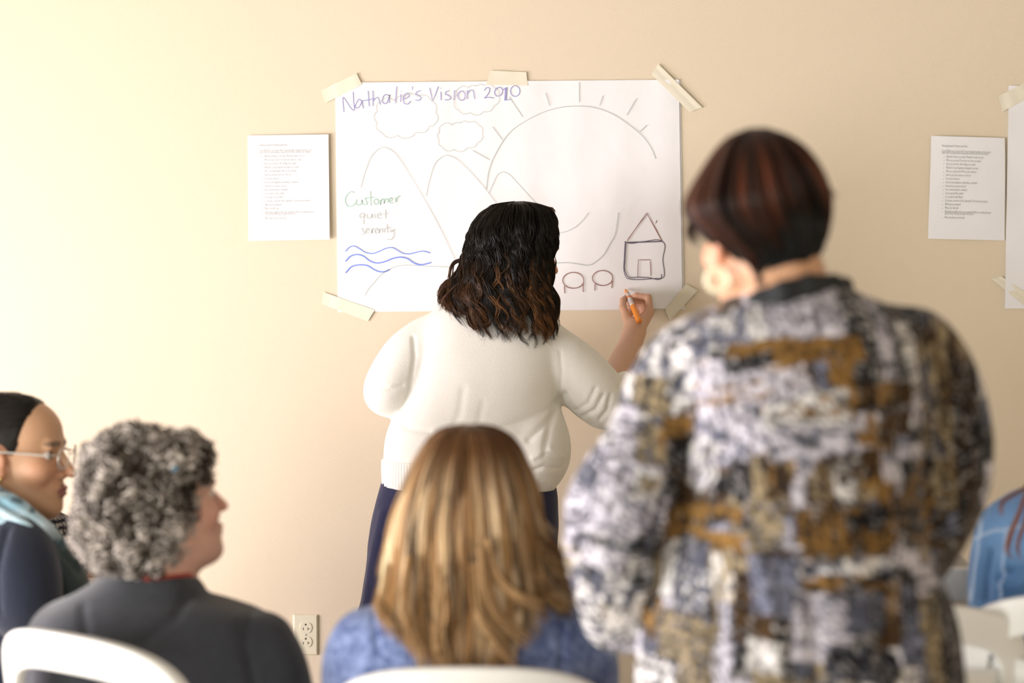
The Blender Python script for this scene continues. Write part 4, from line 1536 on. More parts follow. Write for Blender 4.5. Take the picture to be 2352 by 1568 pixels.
# fabric print: (centre u, v, width, height, turn in degrees, colour, accent, kind) laid on the jacket's back
PATCH = [(1790, 1000, 900, 900, 0, BROWN, BLACK, 1), (1480, 900, 160, 420, 12, WHITE, GREY, 2), (1400, 1150, 240, 240, 18, LAV, GREY, 3), (1395, 1350, 170, 260, 10, WHITE, GREY, 2),
         (1810, 735, 215, 150, -9, LAV, WHITE, 0), (1700, 760, 90, 120, -14, WHITE, GREY, 2), (1610, 770, 200, 70, -18, BLUEG, WHITE, 2), (1540, 800, 120, 80, -24, WHITE, GREY, 2),
         (1955, 765, 86, 210, -8, BLACK, WHITE, 4), (2000, 765, 34, 190, -10, LAV, WHITE, 0), (2035, 770, 40, 190, -12, BLACK, WHITE, 4), (2068, 805, 30, 150, -14, WHITE, GREY, 0),
         (2110, 800, 50, 200, -10, BLACK, GREY, 4), (2170, 950, 130, 420, -6, BROWN, BEIGE, 5), (2215, 1020, 70, 380, -4, BLACK, BROWN, 5), (2130, 1010, 26, 360, -5, BEIGE, GREY, 5),
         (1800, 800, 290, 60, -4, OCHRE, BROWN, 1), (1690, 830, 130, 46, -6, BLACK, BROWN, 0), (1900, 880, 60, 130, 0, OCHRE, BROWN, 1), (1850, 905, 90, 48, -8, BLACK, GREY, 4),
         (1700, 890, 260, 90, -12, LAV, OCHRE, 3), (1765, 960, 310, 110, -12, WHITE, OCHRE, 3), (1620, 850, 70, 60, -12, LAV, WHITE, 0), (1650, 985, 160, 120, -14, LAV, GREY, 2),
         (1800, 995, 270, 70, -6, LAV, GREY, 2), (1490, 905, 70, 90, 5, BEIGE, BLACK, 4), (1440, 985, 46, 120, 12, LAV, WHITE, 0), (1492, 1010, 66, 90, 8, BEIGE, GREY, 2),
         (1540, 985, 52, 80, 8, OCHRE, BROWN, 1), (1548, 1060, 50, 130, 6, BLACK, BROWN, 1), (1655, 1090, 60, 50, 0, BLACK, BROWN, 0), (1600, 1050, 50, 110, 0, WHITE, LAV, 2),
         (1720, 1080, 40, 110, 2, BEIGE, BROWN, 5), (1765, 1085, 34, 100, 0, BROWN, BEIGE, 5), (1806, 1090, 30, 110, 0, LAV, WHITE, 0), (1850, 1080, 40, 90, 0, BEIGE, BROWN, 5),
         (1900, 1075, 50, 80, 0, WHITE, BROWN, 2), (1955, 1090, 50, 60, 0, BEIGE, OCHRE, 2), (1996, 1130, 26, 240, 0, OCHRE, BROWN, 1), (2045, 1045, 120, 62, -4, LAV, GREY, 3),
         (1635, 1160, 110, 40, 0, OCHRE, BROWN, 1), (1640, 1170, 54, 16, 0, BLACK, BROWN, 0), (1635, 1225, 120, 46, -2, OCHRE, BROWN, 1), (1735, 1180, 80, 110, 0, BEIGE, BLUEG, 4),
         (1905, 1190, 210, 110, -2, OCHRE, BROWN, 5), (1955, 1165, 100, 34, -8, BLACK, BROWN, 0), (2040, 1160, 60, 110, 0, BROWN, LAV, 4), (2085, 1140, 90, 200, 0, BLACK, OCHRE, 1),
         (1905, 1268, 220, 30, -3, WHITE, GREY, 2), (1900, 1300, 240, 24, -4, OCHRE, BLACK, 1), (1975, 1298, 150, 30, -6, BLACK, BLACK, 0), (1535, 1290, 40, 130, 8, WHITE, LAV, 0),
         (1580, 1300, 70, 170, 6, GREY, WHITE, 4), (1640, 1310, 50, 150, 0, BEIGE, WHITE, 5), (1755, 1310, 110, 130, 0, BLUEG, GREY, 3), (1850, 1400, 130, 150, 0, LAV, GREY, 3),
         (1950, 1370, 90, 90, 0, GREY, BLACK, 4), (1935, 1490, 150, 80, 0, BLACK, GREY, 4), (1730, 1460, 74, 70, 4, WHITE, LAV, 0), (1900, 1555, 40, 70, 0, WHITE, BEIGE, 5),
         (1945, 1560, 34, 60, 0, WHITE, GREY, 5), (2040, 1540, 40, 80, 0, WHITE, BEIGE, 5), (1560, 1480, 110, 200, 4, BEIGE, GREY, 4), (1640, 1450, 40, 200, 2, LAV, GREY, 5),
         (1500, 1540, 80, 110, 6, WHITE, GREY, 4), (2050, 1400, 40, 180, -2, BLUEG, BLACK, 5), (2110, 1460, 60, 250, -3, BEIGE, BLACK, 5), (2160, 1480, 70, 260, -3, BLACK, BROWN, 4),
         (1780, 1555, 130, 90, 0, BEIGE, BLACK, 4), (1480, 1100, 60, 60, 14, WHITE, BEIGE, 2), (1470, 1235, 60, 50, 20, BLACK, GREY, 1), (1350, 1240, 70, 50, 22, BLACK, GREY, 1),
         (1385, 1265, 110, 46, 18, LAV, WHITE, 0), (1450, 1300, 60, 60, 10, BLACK, WHITE, 2), (1345, 1080, 60, 40, 24, GREY, WHITE, 3), (1400, 1410, 90, 60, 14, WHITE, BEIGE, 4)]


def jacket_color(V, N):
    g = np.random.default_rng(21)
    u = 1176 + V[:, 0] * S2 + (V[:, 1] - Y2) * N[:, 0] * 0.0
    v = 600 - (V[:, 2] - ZC) * S2
    jx = (vnoise(V * 55) - .5) * 16
    jy = (vnoise(V * 55 + 31) - .5) * 16
    u, v = u + jx, v + jy
    # ground of the print: hashed blocks in two sizes
    pal = np.array([WHITE, LAV, GREY, BLACK, OCHRE, BROWN, BEIGE, BLUEG, BLACK, LAV])
    wrap = np.where(N[:, 1] > .15, 977.0, 0.0)
    bi, bj = np.floor((u + wrap) / 46), np.floor((v + 13 * np.floor((u + wrap) / 46) % 60) / 78)
    hsh = _hash(bi, bj, np.zeros_like(bi))
    col = pal[(hsh * 9.99).astype(int)].copy()
    acc = pal[((hsh * 137.3) % 1 * 9.99).astype(int)].copy()
    kind = ((hsh * 71.7) % 1 * 5.99).astype(int)
    back = N[:, 1] < .35
    tur = np.zeros(len(V))
    side = ~back & (u > 2100)
    col[side] = np.where((hsh[side] > .5)[:, None], np.array(BROWN), np.array(BLACK))
    acc[side] = BROWN
    for cu, cv, w, h, an, c, a2, kd in PATCH:
        an = math.radians(an)
        du, dv = u - cu, v - cv
        x = du * math.cos(an) + dv * math.sin(an)
        y = -du * math.sin(an) + dv * math.cos(an)
        if kd == 1 and w > 500:
            m = back & (np.abs(x) < w / 2) & (np.abs(y) < h / 2) & (g.random(len(V)) < 2) & (hsh < .35)
        else:
            m = back & (np.abs(x) < w / 2) & (np.abs(y) < h / 2)
        col[m], acc[m], kind[m], tur[m] = c, a2, kd, an
    x = u * np.cos(tur) + v * np.sin(tur)
    y = -u * np.sin(tur) + v * np.cos(tur)
    n1 = vnoise(np.stack([x / 14, y / 14, V[:, 1] * 20], 1))
    n2 = vnoise(np.stack([x / 34, y / 6, V[:, 1] * 20 + 5], 1))
    m = np.zeros(len(V))
    m = np.where(kind == 1, np.clip((n1 - .55) * 5, 0, 1), m)                                   # cloudy
    m = np.where(kind == 2, np.clip((n1 - .48) * 8, 0, 1), m)                                   # speckled
    m = np.where(kind == 3, np.clip((n2 - .52) * 8, 0, 1) * (np.sin(y / 3.6) > -.4), m)         # rows
    m = np.where(kind == 4, ((np.sin(x / 2.9) > .05) & (np.sin(y / 4.2) > -.1)) * np.clip(n1 * 2.2 - .4, 0, 1), m)   # net
    m = np.where(kind == 5, np.clip((vnoise(np.stack([x / 7, y / 60, V[:, 1] * 20 + 9], 1)) - .5) * 8, 0, 1), m)     # streaks
    m = np.where(kind == 0, np.clip((n1 - .75) * 5, 0, 1) * .6, m)
    col = col * (1 - m[:, None]) + acc * m[:, None]
    th = np.clip((vnoise(np.stack([x / 6, y / 6, V[:, 1] * 60], 1)) - .5) * 2.4, -1, 1)
    col = col * (1 + .5 * th[:, None])
    # the woven look: dark dashes in rows, broken by noise, over most light patches
    big = vnoise(np.stack([u / 120, v / 120, V[:, 1] * 4 + 2], 1))
    dash = (np.sin(y / 3.7 + n1 * 2.5) > .05) & (vnoise(np.stack([x / 20, y / 9, V[:, 1] * 30 + 17], 1)) > .44) & (big > .45)
    dash |= (np.sin(x / 4.0 + n1 * 2) > .25) & (vnoise(np.stack([x / 8, y / 20, V[:, 1] * 30 + 27], 1)) > .47) & (big < .50)
    dk = np.array([(.030, .030, .040)])
    col = np.where((dash & (kind != 1))[:, None], col * .16 + dk * .5, col)
    lt = (col.mean(1) < .05) & (vnoise(np.stack([x / 9, y / 5, V[:, 1] * 30 + 41], 1)) > .70) & (back)
    col = np.where(lt[:, None], col * .4 + np.array([(.26, .25, .25)]), col)
    return np.clip(1.16 * np.clip(col, 0, 1) ** 1.3, .006, .78)


cr2 = [([(1575, 860), (1590, 960), (1585, 1060), (1572, 1180)], -3.2, 14, -.012), ([(1690, 1000), (1640, 1080), (1590, 1130)], -3.2, 16, -.008),
       ([(2095, 820), (2085, 920), (2080, 1050)], -3.2, 14, -.010), ([(1700, 1200), (1760, 1320), (1780, 1500)], -3.2, 22, .008),
       ([(1980, 1180), (2020, 1330), (2030, 1520)], -3.2, 20, -.010), ([(1860, 1300), (1870, 1560)], -3.2, 22, -.008), ([(1660, 1330), (1640, 1560)], -3.2, 20, -.008),
       ([(1330, 1190), (1420, 1215), (1520, 1200)], -3.2, 14, -.010), ([(1340, 1260), (1430, 1280), (1510, 1260)], -3.2, 12, .008), ([(1370, 1330), (1440, 1345), (1490, 1320)], -3.2, 12, -.008),
       ([(1600, 800), (1720, 830), (1840, 825)], -3.2, 18, .005)]
cutn = ell(at(1790, 640, Y2 + .05), (.062, .075, .05), .01, '-')
cloth('jacket', [tor2.prim(0, .03)] + px_tube(al2, .035) + px_tube(ar2, .035) + [cutn], .0046, M['print_cloth'], p2_, cr2, amp=.006, freq=7, seed=5, color=jacket_color, sm=2)
ca = [at(px, py, y) for px, py, y in ((1700, 705, Y2 - .03), (1745, 684, Y2 - .075), (1800, 664, Y2 - .095), (1860, 648, Y2 - .085), (1915, 648, Y2 - .05), (1940, 655, Y2 + .0),
                                      (1890, 665, Y2 + .07), (1790, 690, Y2 + .08), (1715, 710, Y2 + .03))]
cp = []
for a, b in zip(ca, ca[1:] + ca[:1]):
    cp.append(rc(a, b, .0105, .0105, .008))
    cp.append(rc(a + (0, 0, -.012), b + (0, 0, -.012), .0105, .0105, .008))
V, Q = mesh_prims(cp, .004)
make_obj('collar_band', V, Q, M['collar'], p2_)['label'] = 'black band collar'
V, Q = torus(at(1650, 642, Y2 - .05), (.2, 1, .05), .0148, .0047, 40, 12, .6)
make_obj('earring', V, Q, M['shell'], p2_)['label'] = 'flat cream hoop earring in the left ear'
tro2 = [ell(hip2, (.19, .14, .15), .05)]
for L in lp2:
    tro2 += px_tube(L, .03, .016)
cloth('trousers', tro2, .012, M['dark_cloth'], p2_, amp=.004, seed=2)
shoes([np.array([*at(1740, 2700, Y2)[:2], 0]), np.array([*at(1935, 2700, Y2)[:2], 0])], np.array([-.2, .98, 0]), p2_)

hr2 = px_loft([(618, 1712, 1768, .030, -.045), (604, 1684, 1845, .062, -.030), (585, 1664, 1880, .080, -.022), (560, 1632, 1888, .096, -.012), (535, 1612, 1893, .108, -.008),
               (505, 1584, 1899, .118), (470, 1577, 1900, .124), (435, 1592, 1894, .122), (400, 1612, 1882, .116), (365, 1634, 1862, .106), (335, 1656, 1836, .086), (312, 1684, 1800, .058), (297, 1722, 1760, .016)], Y2, 2.2)


def c2(lc, lc2, t, j, p):
    top = mixc((.010, .006, .004), (.062, .019, .009), lc ** 1.3)
    red = mixc(top, (.105, .030, .013), (lc2 > .80) * np.clip(1 - np.abs(t - .55) * 2.2, 0, 1))
    return red * j[..., None]


def c2u(lc, lc2, t, j, p):
    return mixc((.007, .008, .008), (.014, .015, .015), lc) * j[..., None]


zu = at(1700, 520, Y2)[2]
l2 = [lock_hair('h', p2_, hr2, 90, 24, (math.radians(-150), math.radians(150)), lambda p: zu + .018 * np.sin(p * 3 + 1) - .030 * np.clip(-p, -.6, 1.0), None, c2, seg=18, r=(.0012, .0022),
                width=.10, rho=(.98, 1.04), swirl=.45, seed=31),
      lock_hair('h', p2_, hr2, 90, 12, (math.radians(-115), math.radians(120)), lambda p: at(1700, 612, Y2)[2] + .018 * np.abs(p), None, c2u, seg=10, r=(.001, .0018), width=.10,
                rho=(.93, .985), ztop=zu + .045, zstart=.05, swirl=.1, seed=32)]
l2.append(free_locks([[(1880, 400, Y2), (1893, 432, Y2), (1907, 452, Y2)], [(1885, 410, Y2 - .02), (1896, 440, Y2 - .02), (1904, 462, Y2 - .02)],
                      [(1600, 480, Y2), (1585, 530, Y2), (1600, 560, Y2 - .01)]], 16, .003, (.001, .002), lambda a, t: mixc((.016, .010, .007), (.05, .02, .012), a), seg=8))
hb2 = mesh_prims([hr2.prim(-.006, 0)] + [ell(f2.pt((0, .12, -.03)), (.085, .075, .085), .01, '-'), ell(f2.pt((-.083, -.004, -.022)), (.018, .028, .040), .008, '-')], .005)
hair_obj(p2_, hb2, l2, (.010, .008, .007))

# ------------------------------------------------------------------ seated person with long blonde hair
Y3 = -2.6
p3 = thing('person', 'seated person with long straight blonde hair and blue tweed sweater seen from behind', 'person', foot_base(-.06, -2.5))
f3 = Frame(at(1085, 1145, Y3 + .02), yaw=math.radians(4), pitch=0, s=1.0)
tor3 = px_loft([(1335, 1005, 1165, .06), (1365, 930, 1235, .08), (1385, 872, 1292, .095), (1400, 838, 1334, .105), (1430, 800, 1372, .115), (1475, 775, 1389, .12), (1540, 764, 1396, .125),
                (1620, 768, 1392, .125), (1750, 810, 1350, .125), (1900, 850, 1310, .125)], Y3 + .01, 2.5)
al3 = [(835, 1460, Y3, 58), (815, 1560, Y3 + .02, 58), (830, 1680, Y3 + .1, 50), (920, 1720, Y3 + .26, 40)]
ar3 = [(1330, 1460, Y3, 58), (1345, 1560, Y3 + .02, 58), (1330, 1680, Y3 + .1, 50), (1240, 1720, Y3 + .26, 40)]
lg, ank, fw = seated_legs(-.065, Y3 + .04, 0)
hl, hr_ = at(925, 1722, Y3 + .27), at(1235, 1722, Y3 + .27)
body(p3, head_prims(f3) + [rc(f3.pt((0, -.02, -.06)), at(1085, 1390, Y3), .052, .056, .03), tor3.prim(-.018, .04)] + px_tube(al3, .03, -.014) + px_tube(ar3, .03, -.014) + lg, f3,
     head_paint(f3, (.66, .42, .30)), [(hand_prims(hl, (.5, .8, -.15), (0, .1, -1), -1), .004), (hand_prims(hr_, (-.5, .8, -.15), (0, .1, -1), 1), .004)], hf=.005)
eyes(f3, p3, (.12, .16, .2))


def tweed(dark, light, sc_=1.0):
    def fn(V, N):
        a = vnoise(V * np.array([230, 230, 150]) * sc_)
        b = vnoise(V * 34 * sc_ + 9)
        return mixc(dark, light, np.clip(a * 1.3 - .25 + (b - .5) * .5, 0, 1))
    return fn


cloth('sweater', [tor3.prim(0, .02)] + px_tube(al3, .03) + px_tube(ar3, .03), .006, M['cloth_v'], p3, [([(1286, 1395), (1290, 1470), (1292, 1560)], -2.72, 6, -.006),
      ([(850, 1420), (862, 1500)], -2.72, 8, -.005)], amp=.003, seed=8, color=tweed((.055, .085, .21), (.28, .36, .60)))
tg, _, _ = seated_legs(-.065, Y3 + .04, 0, .014)
cloth('trousers', tg, .012, M['dark_cloth'], p3, amp=.003)
shoes(ank, fw, p3)
hr3 = px_loft([(975, 1066, 1098, .012), (981, 1030, 1130, .045), (995, 1002, 1160, .070), (1020, 980, 1186, .090), (1060, 955, 1206, .105), (1120, 930, 1228, .112), (1190, 908, 1242, .112),
               (1260, 893, 1256, .108), (1330, 882, 1268, .105, -.005), (1400, 876, 1272, .105, -.03), (1470, 905, 1240, .10, -.045), (1560, 935, 1205, .10, -.05)], Y3 + .01, 2.2)


def c3(lc, lc2, t, j, p):
    root = mixc((.075, .034, .012), (.15, .070, .026), lc)
    gold = mixc((.20, .10, .036), (.46, .28, .12), lc2 ** 1.3)
    ash = mixc((.085, .055, .030), (.22, .155, .090), lc2)
    mid = np.where((lc < .36)[..., None], ash, gold)
    mid = np.where((lc > .68)[..., None], mixc((.55, .38, .20), (.80, .64, .42), lc2), mid)
    shade = np.clip(.35 + p * .35, 0, 1) * .6  # lit left and shaded right of the head, put into the strand colour
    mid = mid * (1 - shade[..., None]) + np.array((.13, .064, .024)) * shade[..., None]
    m = np.clip((t - .10) / .32, 0, 1) ** .8
    return np.clip((root * (1 - m[..., None]) + mid * m[..., None] * 1.22) * j[..., None], 0, .9)


z3 = lambda py: at(1080, py, Y3 - .1)[2]


def zend3(p):
    return np.interp(p, [-1.9, -1.25, -.8, -.3, .15, .45, .8, 1.2, 1.9], [z3(1400), z3(1405), z3(1470), z3(1525), z3(1530), z3(1500), z3(1350), z3(1375), z3(1390)])


def fl3(p, t):
    e = np.clip((t - .74) / .26, 0, 1) ** 2
    return .22 * np.clip((p - .55) / .5, 0, 1) * e + .05 * np.clip((-p - .9) / .5, 0, 1) * e


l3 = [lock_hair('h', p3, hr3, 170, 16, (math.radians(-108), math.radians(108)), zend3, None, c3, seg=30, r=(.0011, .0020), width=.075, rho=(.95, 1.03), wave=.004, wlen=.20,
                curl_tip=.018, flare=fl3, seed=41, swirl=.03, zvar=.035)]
cf3 = lambda a, t: mixc((.30, .17, .07), (.52, .34, .17), a)
l3.append(free_locks([[(1225, 1240, Y3 - .05), (1240, 1330, Y3 - .06), (1270, 1380, Y3 - .06), (1300, 1392, Y3 - .06)],
                      [(1120, 1240, Y3 - .11), (1140, 1320, Y3 - .12), (1190, 1372, Y3 - .12), (1250, 1395, Y3 - .11)],
                      [(1105, 1260, Y3 - .12), (1115, 1360, Y3 - .13), (1150, 1430, Y3 - .13), (1215, 1480, Y3 - .13)],
                      [(1090, 1300, Y3 - .12), (1100, 1400, Y3 - .14), (1140, 1470, Y3 - .14), (1185, 1525, Y3 - .14)],
                      [(1010, 1300, Y3 - .12), (1020, 1400, Y3 - .14), (1010, 1480, Y3 - .14), (1040, 1535, Y3 - .14)],
                      [(940, 1280, Y3 - .1), (930, 1380, Y3 - .12), (950, 1470, Y3 - .13), (985, 1530, Y3 - .13)],
                      [(895, 1300, Y3 - .05), (880, 1380, Y3 - .06), (876, 1405, Y3 - .08), (900, 1450, Y3 - .12)]], 26, .006, (.0011, .0019), cf3, seed=43, curl=.003))
hb3 = mesh_prims([hr3.prim(-.007, 0, zlo=z3(1370)), ell(f3.pt((0, .13, -.04)), (.07, .085, .10), .01, '-'), ell(at(1190, 1400, Y3 - .12), (.075, .08, .05), .02, '-')], .005)
hair_obj(p3, hb3, l3, (.085, .046, .020))
place_chair(-.065, Y3 + .02, 0, 'white folding chair under the blonde person in the blue sweater', .95)

# ------------------------------------------------------------------ seated person with curly grey hair
Y4 = -2.4
p4 = thing('person', 'seated person with curly grey hair and charcoal sweater, face turned to the right', 'person', foot_base(-.5, -2.35))
f4 = Frame(at(374, 1154, Y4), yaw=math.radians(55), pitch=math.radians(11), s=.98)
tor4 = px_loft([(1300, 262, 425, .06), (1322, 226, 446, .075), (1345, 196, 466, .09), (1368, 158, 486, .10), (1388, 124, 548, .115), (1402, 106, 590, .12), (1450, 78, 640, .128),
                (1500, 70, 674, .13), (1568, 66, 704, .132), (1660, 75, 705, .135), (1780, 120, 670, .135), (1880, 150, 640, .13)], Y4, 2.4)
al4 = [(140, 1460, Y4, 62), (120, 1570, Y4 + .02, 60), (150, 1680, Y4 + .1, 52), (300, 1740, Y4 + .2, 40)]
ar4 = [(610, 1470, Y4 - .02, 64), (640, 1580, Y4 - .03, 62), (660, 1690, Y4 + .02, 52), (760, 1750, Y4 + .14, 40)]
lg, ank, fw = seated_legs(-.50, Y4 - .02, math.radians(9))
h4l, h4r = at(305, 1742, Y4 + .2), at(765, 1750, Y4 + .14)
body(p4, head_prims(f4, nose=1.15, chin=.004, jowl=.010) + [rc(f4.pt((0, -.02, -.06)), at(345, 1390, Y4), .058, .062, .03), tor4.prim(-.018, .04)] + px_tube(al4, .03, -.014)
     + px_tube(ar4, .03, -.014) + lg, f4, head_paint(f4, (.70, .42, .31), lips=(.46, .22, .18), flush=.10),
     [(hand_prims(h4l, (.8, .6, -.1), (0, .1, -1), -1), .004), (hand_prims(h4r, (.4, .9, -.1), (0, .1, -1), 1), .004)])
eyes(f4, p4, (.12, .18, .22))
cloth('sweater', [tor4.prim(0, .02)] + px_tube(al4, .03) + px_tube(ar4, .03) + [ell(at(345, 1310, Y4 + .01), (.058, .06, .03), .01, '-')], .0062, M['grey_knit'], p4,
      [([(440, 1350), (400, 1420), (330, 1470)], -2.52, 12, -.006), ([(560, 1400), (555, 1480), (580, 1568)], -2.52, 10, -.007), ([(180, 1400), (200, 1480)], -2.52, 12, -.005)],
      amp=.004, seed=14)
tg, _, _ = seated_legs(-.50, Y4 - .02, math.radians(9), .014)
cloth('trousers', tg, .012, M['dark_cloth'], p4, amp=.003)
shoes(ank, fw, p4)
V, Q = torus(at(352, 1330, Y4), (-.12, .1, 1), .066, .0065, 60, 8)
make_obj('necklace', V, Q, M['bead'], p4)['label'] = 'dark red bead necklace'
s4 = scale_at(Y4)
hp4 = [ell(at(312, 1140, Y4), (122 / s4, .105, 143 / s4), .03), ell(at(298, 1222, Y4 - .005), (112 / s4, .095, 92 / s4), .03), ell(at(425, 1062, Y4), (52 / s4, .070, 50 / s4), .02),
       ell(at(300, 1060, Y4), (80 / s4, .08, 50 / s4), .03), ell(at(385, 1052, Y4 - .01), (62 / s4, .085, 36 / s4), .02), ell(at(388, 1165, Y4 - .035), (38 / s4, .072, 78 / s4), .03), ell(at(355, 1255, Y4 - .03), (42 / s4, .07, 55 / s4), .03), ell(f4.pt((0, .115, -.05)), (.075, .040, .085), .012, '-')]
Vb, Qb = mesh_prims(hp4, .005)
Nb = normals(Vb, Qb)
Vb = Vb + Nb * ((vnoise(Vb * 70) - .5) * .016)[:, None]
g4 = np.random.default_rng(51)
out_ = f4.local(Vb)
ok = np.where(~((out_[:, 1] > .070) & (out_[:, 2] < .035)))[0]
pick = g4.choice(ok, 1700, replace=False)
nC, sC = len(pick), 18
n_ = Nb[pick]
rv = g4.normal(0, 1, (nC, 3)) + np.array([0, 0, -1.3])
ax4 = rv - n_ * (rv * n_).sum(1, keepdims=True) * .7
ax4 /= np.linalg.norm(ax4, axis=1, keepdims=True)
u4 = np.cross(ax4, n_)
u4 /= np.linalg.norm(u4, axis=1, keepdims=True)
w4 = np.cross(ax4, u4)
tt = np.linspace(0, 1, sC)[None, :, None]
ang = tt * g4.uniform(1.1, 2.1, (nC, 1, 1)) * 2 * math.pi * g4.choice([-1, 1], (nC, 1, 1)) + g4.uniform(0, 6.3, (nC, 1, 1))
rad = g4.uniform(.005, .0115, (nC, 1, 1)) * (1 - .35 * tt)
ln = g4.uniform(.012, .036, (nC, 1, 1))
c4p = Vb[pick][:, None] + n_[:, None] * (.003 + g4.uniform(0, .007, (nC, 1, 1))) + ax4[:, None] * ln * (tt - .4)
P4 = c4p + rad * (np.cos(ang) * u4[:, None] + np.sin(ang) * w4[:, None])
V4, Q4 = strands(P4, g4.uniform(.0012, .0026, (nC, 1)) * np.clip((1.05 - tt[..., 0]) * 3, .2, 1), 4, ref=ax4[:, None])
lum = g4.uniform(0, 1, (nC, 1)) ** 1.1
patchy = vnoise(Vb[pick] * 45)[:, None]
mixv = np.clip(lum * .65 + (patchy - .5) * 1.5 + .12, 0, 1)  # mixed greys, the dark clumps painting in shadow between the curls
cc4 = mixc((.030, .022, .014), (.60, .54, .48), mixv * np.ones((1, sC)))
cc4 = np.repeat(cc4[:, :, None, :], 4, 2).reshape(-1, 3)
hair_obj(p4, (Vb, Qb), [(V4, Q4, cc4)], (.045, .035, .025))
cb = Frame(at(402, 1066, Y4 - .088), yaw=math.radians(20))
make_obj('clip_and_glint', *[np.array(v) if i == 0 else v for i, v in enumerate(mesh_prims([ell(at(400, 1070, Y4 - .092), (.0075, .005, .010), .0)], .0025))], M['clip'], p4)['label'] = 'small blue hair clip'
make_obj('clip_and_glint', *mesh_prims([rc(at(398, 1040, Y4 - .088), at(418, 1054, Y4 - .088), .005, .005, 0)], .0025), M['glint'], p4)['label'] = 'pale highlight by the blue hair clip, made as a small bar'  # highlight by the clip, built as a pale solid bar
place_chair(-.515, -2.50, math.radians(42), 'white folding chair under the grey-haired person, its back cut by the lower left corner', .985)

# ------------------------------------------------------------------ seated person with glasses, in profile
Y5 = -1.7
p5 = thing('person', 'seated person in profile with glasses, navy top and pale blue scarf at the left edge', 'person', foot_base(-1.0, -1.7))
f5 = Frame(at(36, 1040, Y5), yaw=math.radians(97), pitch=math.radians(-1), s=1.04)
tor5 = px_loft([(1158, -30, 75, .06), (1190, -62, 95, .12), (1225, -92, 120, .165), (1270, -108, 152, .18), (1340, -114, 184, .18), (1420, -112, 205, .175), (1540, -108, 200, .17),
                (1700, -115, 190, .165), (1800, -110, 180, .16)], Y5, 2.3)
sl5 = [(36, 1246, Y5 - .15, 70), (40, 1310, Y5 - .18, 82), (52, 1370, Y5 - .19, 74), (62, 1405, Y5 - .19, 60)]
am5 = [(36, 1246, Y5 - .15, 54), (45, 1320, Y5 - .18, 54), (72, 1410, Y5 - .19, 44), (110, 1500, Y5 - .18, 38), (200, 1530, Y5 - .14, 34), (310, 1560, Y5 - .06, 25)]
fa5 = [(36, 1246, Y5 + .15, 58), (50, 1340, Y5 + .18, 56), (80, 1470, Y5 + .18, 46), (180, 1560, Y5 + .12, 36), (300, 1590, Y5 + .05, 25)]
lg, ank, fw = seated_legs(-.96, Y5, math.radians(76))
h5r, h5l = at(315, 1560, Y5 - .06), at(305, 1590, Y5 + .05)
skin5 = (.60, .35, .205)
paint5b = head_paint(f5, skin5, lips=(.30, .12, .10), brow=(.05, .032, .022), flush=.1)


body(p5, head_prims(f5, nose=1.05, ear=1.05, jowl=.006) + [rc(f5.pt((0, -.02, -.06)), at(20, 1215, Y5), .056, .062, .03), tor5.prim(-.018, .04)] + px_tube(am5, .03) + px_tube(fa5, .03)
     + lg, f5, paint5b,
     [(hand_prims(h5r, (.9, .35, -.1), (0, .1, -1), 1), .004), (hand_prims(h5l, (.9, -.3, -.1), (0, .1, -1), -1), .004)], hf=.003)
eyes(f5, p5)
cloth('shirt', [tor5.prim(0, .02)] + px_tube(sl5, .03) + px_tube([(36, 1246, Y5 + .15, 70), (45, 1320, Y5 + .18, 74), (62, 1405, Y5 + .19, 60)], .03)
      + [ell(at(30, 1150, Y5), (.07, .075, .03), .01, '-')], .0065, M['navy_tee'], p5, [([(20, 1215), (8, 1300), (12, 1400)], -1.9, 8, -.007)], amp=.003, seed=17)
tg, _, _ = seated_legs(-.96, Y5, math.radians(76), .014)
cloth('trousers', tg, .012, M['dark_cloth'], p5, amp=.003)
shoes(ank, fw, p5)


def scarf_col(V, N):
    v = 600 - (V[:, 2] - ZC) * scale_at(Y5 - .15)
    a = vnoise(V * np.array([16, 16, 40]) + 3)
    c = mixc((.30, .52, .64), (.70, .82, .86), np.clip(a * 1.6 - .3, 0, 1))
    b = vnoise(V * np.array([30, 30, 60]) + 13)
    c = np.where((b > .68)[:, None], np.array((.10, .17, .22)), c)
    m = np.clip((v - 1205) / 60 + (a - .5) * .8, 0, 1)
    return c * (1 - m[:, None]) + mixc((.018, .030, .032), (.075, .105, .10), a) * m[:, None]


scf = px_tube([(-75, 1130, Y5 - .02, 42), (-50, 1150, Y5 - .10, 42), (-5, 1178, Y5 - .145, 40), (42, 1210, Y5 - .16, 37), (86, 1250, Y5 - .155, 34), (128, 1300, Y5 - .13, 32),
               (160, 1350, Y5 - .10, 30), (176, 1405, Y5 - .08, 28)], .03)
scf += px_tube([(-75, 1130, Y5 - .02, 42), (-50, 1150, Y5 + .10, 42), (20, 1185, Y5 + .13, 38), (90, 1245, Y5 + .10, 34), (140, 1310, Y5 + .05, 30), (172, 1395, Y5 + .03, 28)], .03)
cloth('scarf', scf, .006, M['scarf'], p5, [([(0, 1150), (70, 1185), (130, 1245), (170, 1320)], -1.88, 6, -.010), ([(0, 1180), (60, 1215), (110, 1262)], -1.88, 6, -.007)], amp=.006, freq=16,
      seed=23, color=scarf_col, stretch=(1, 1, 1))
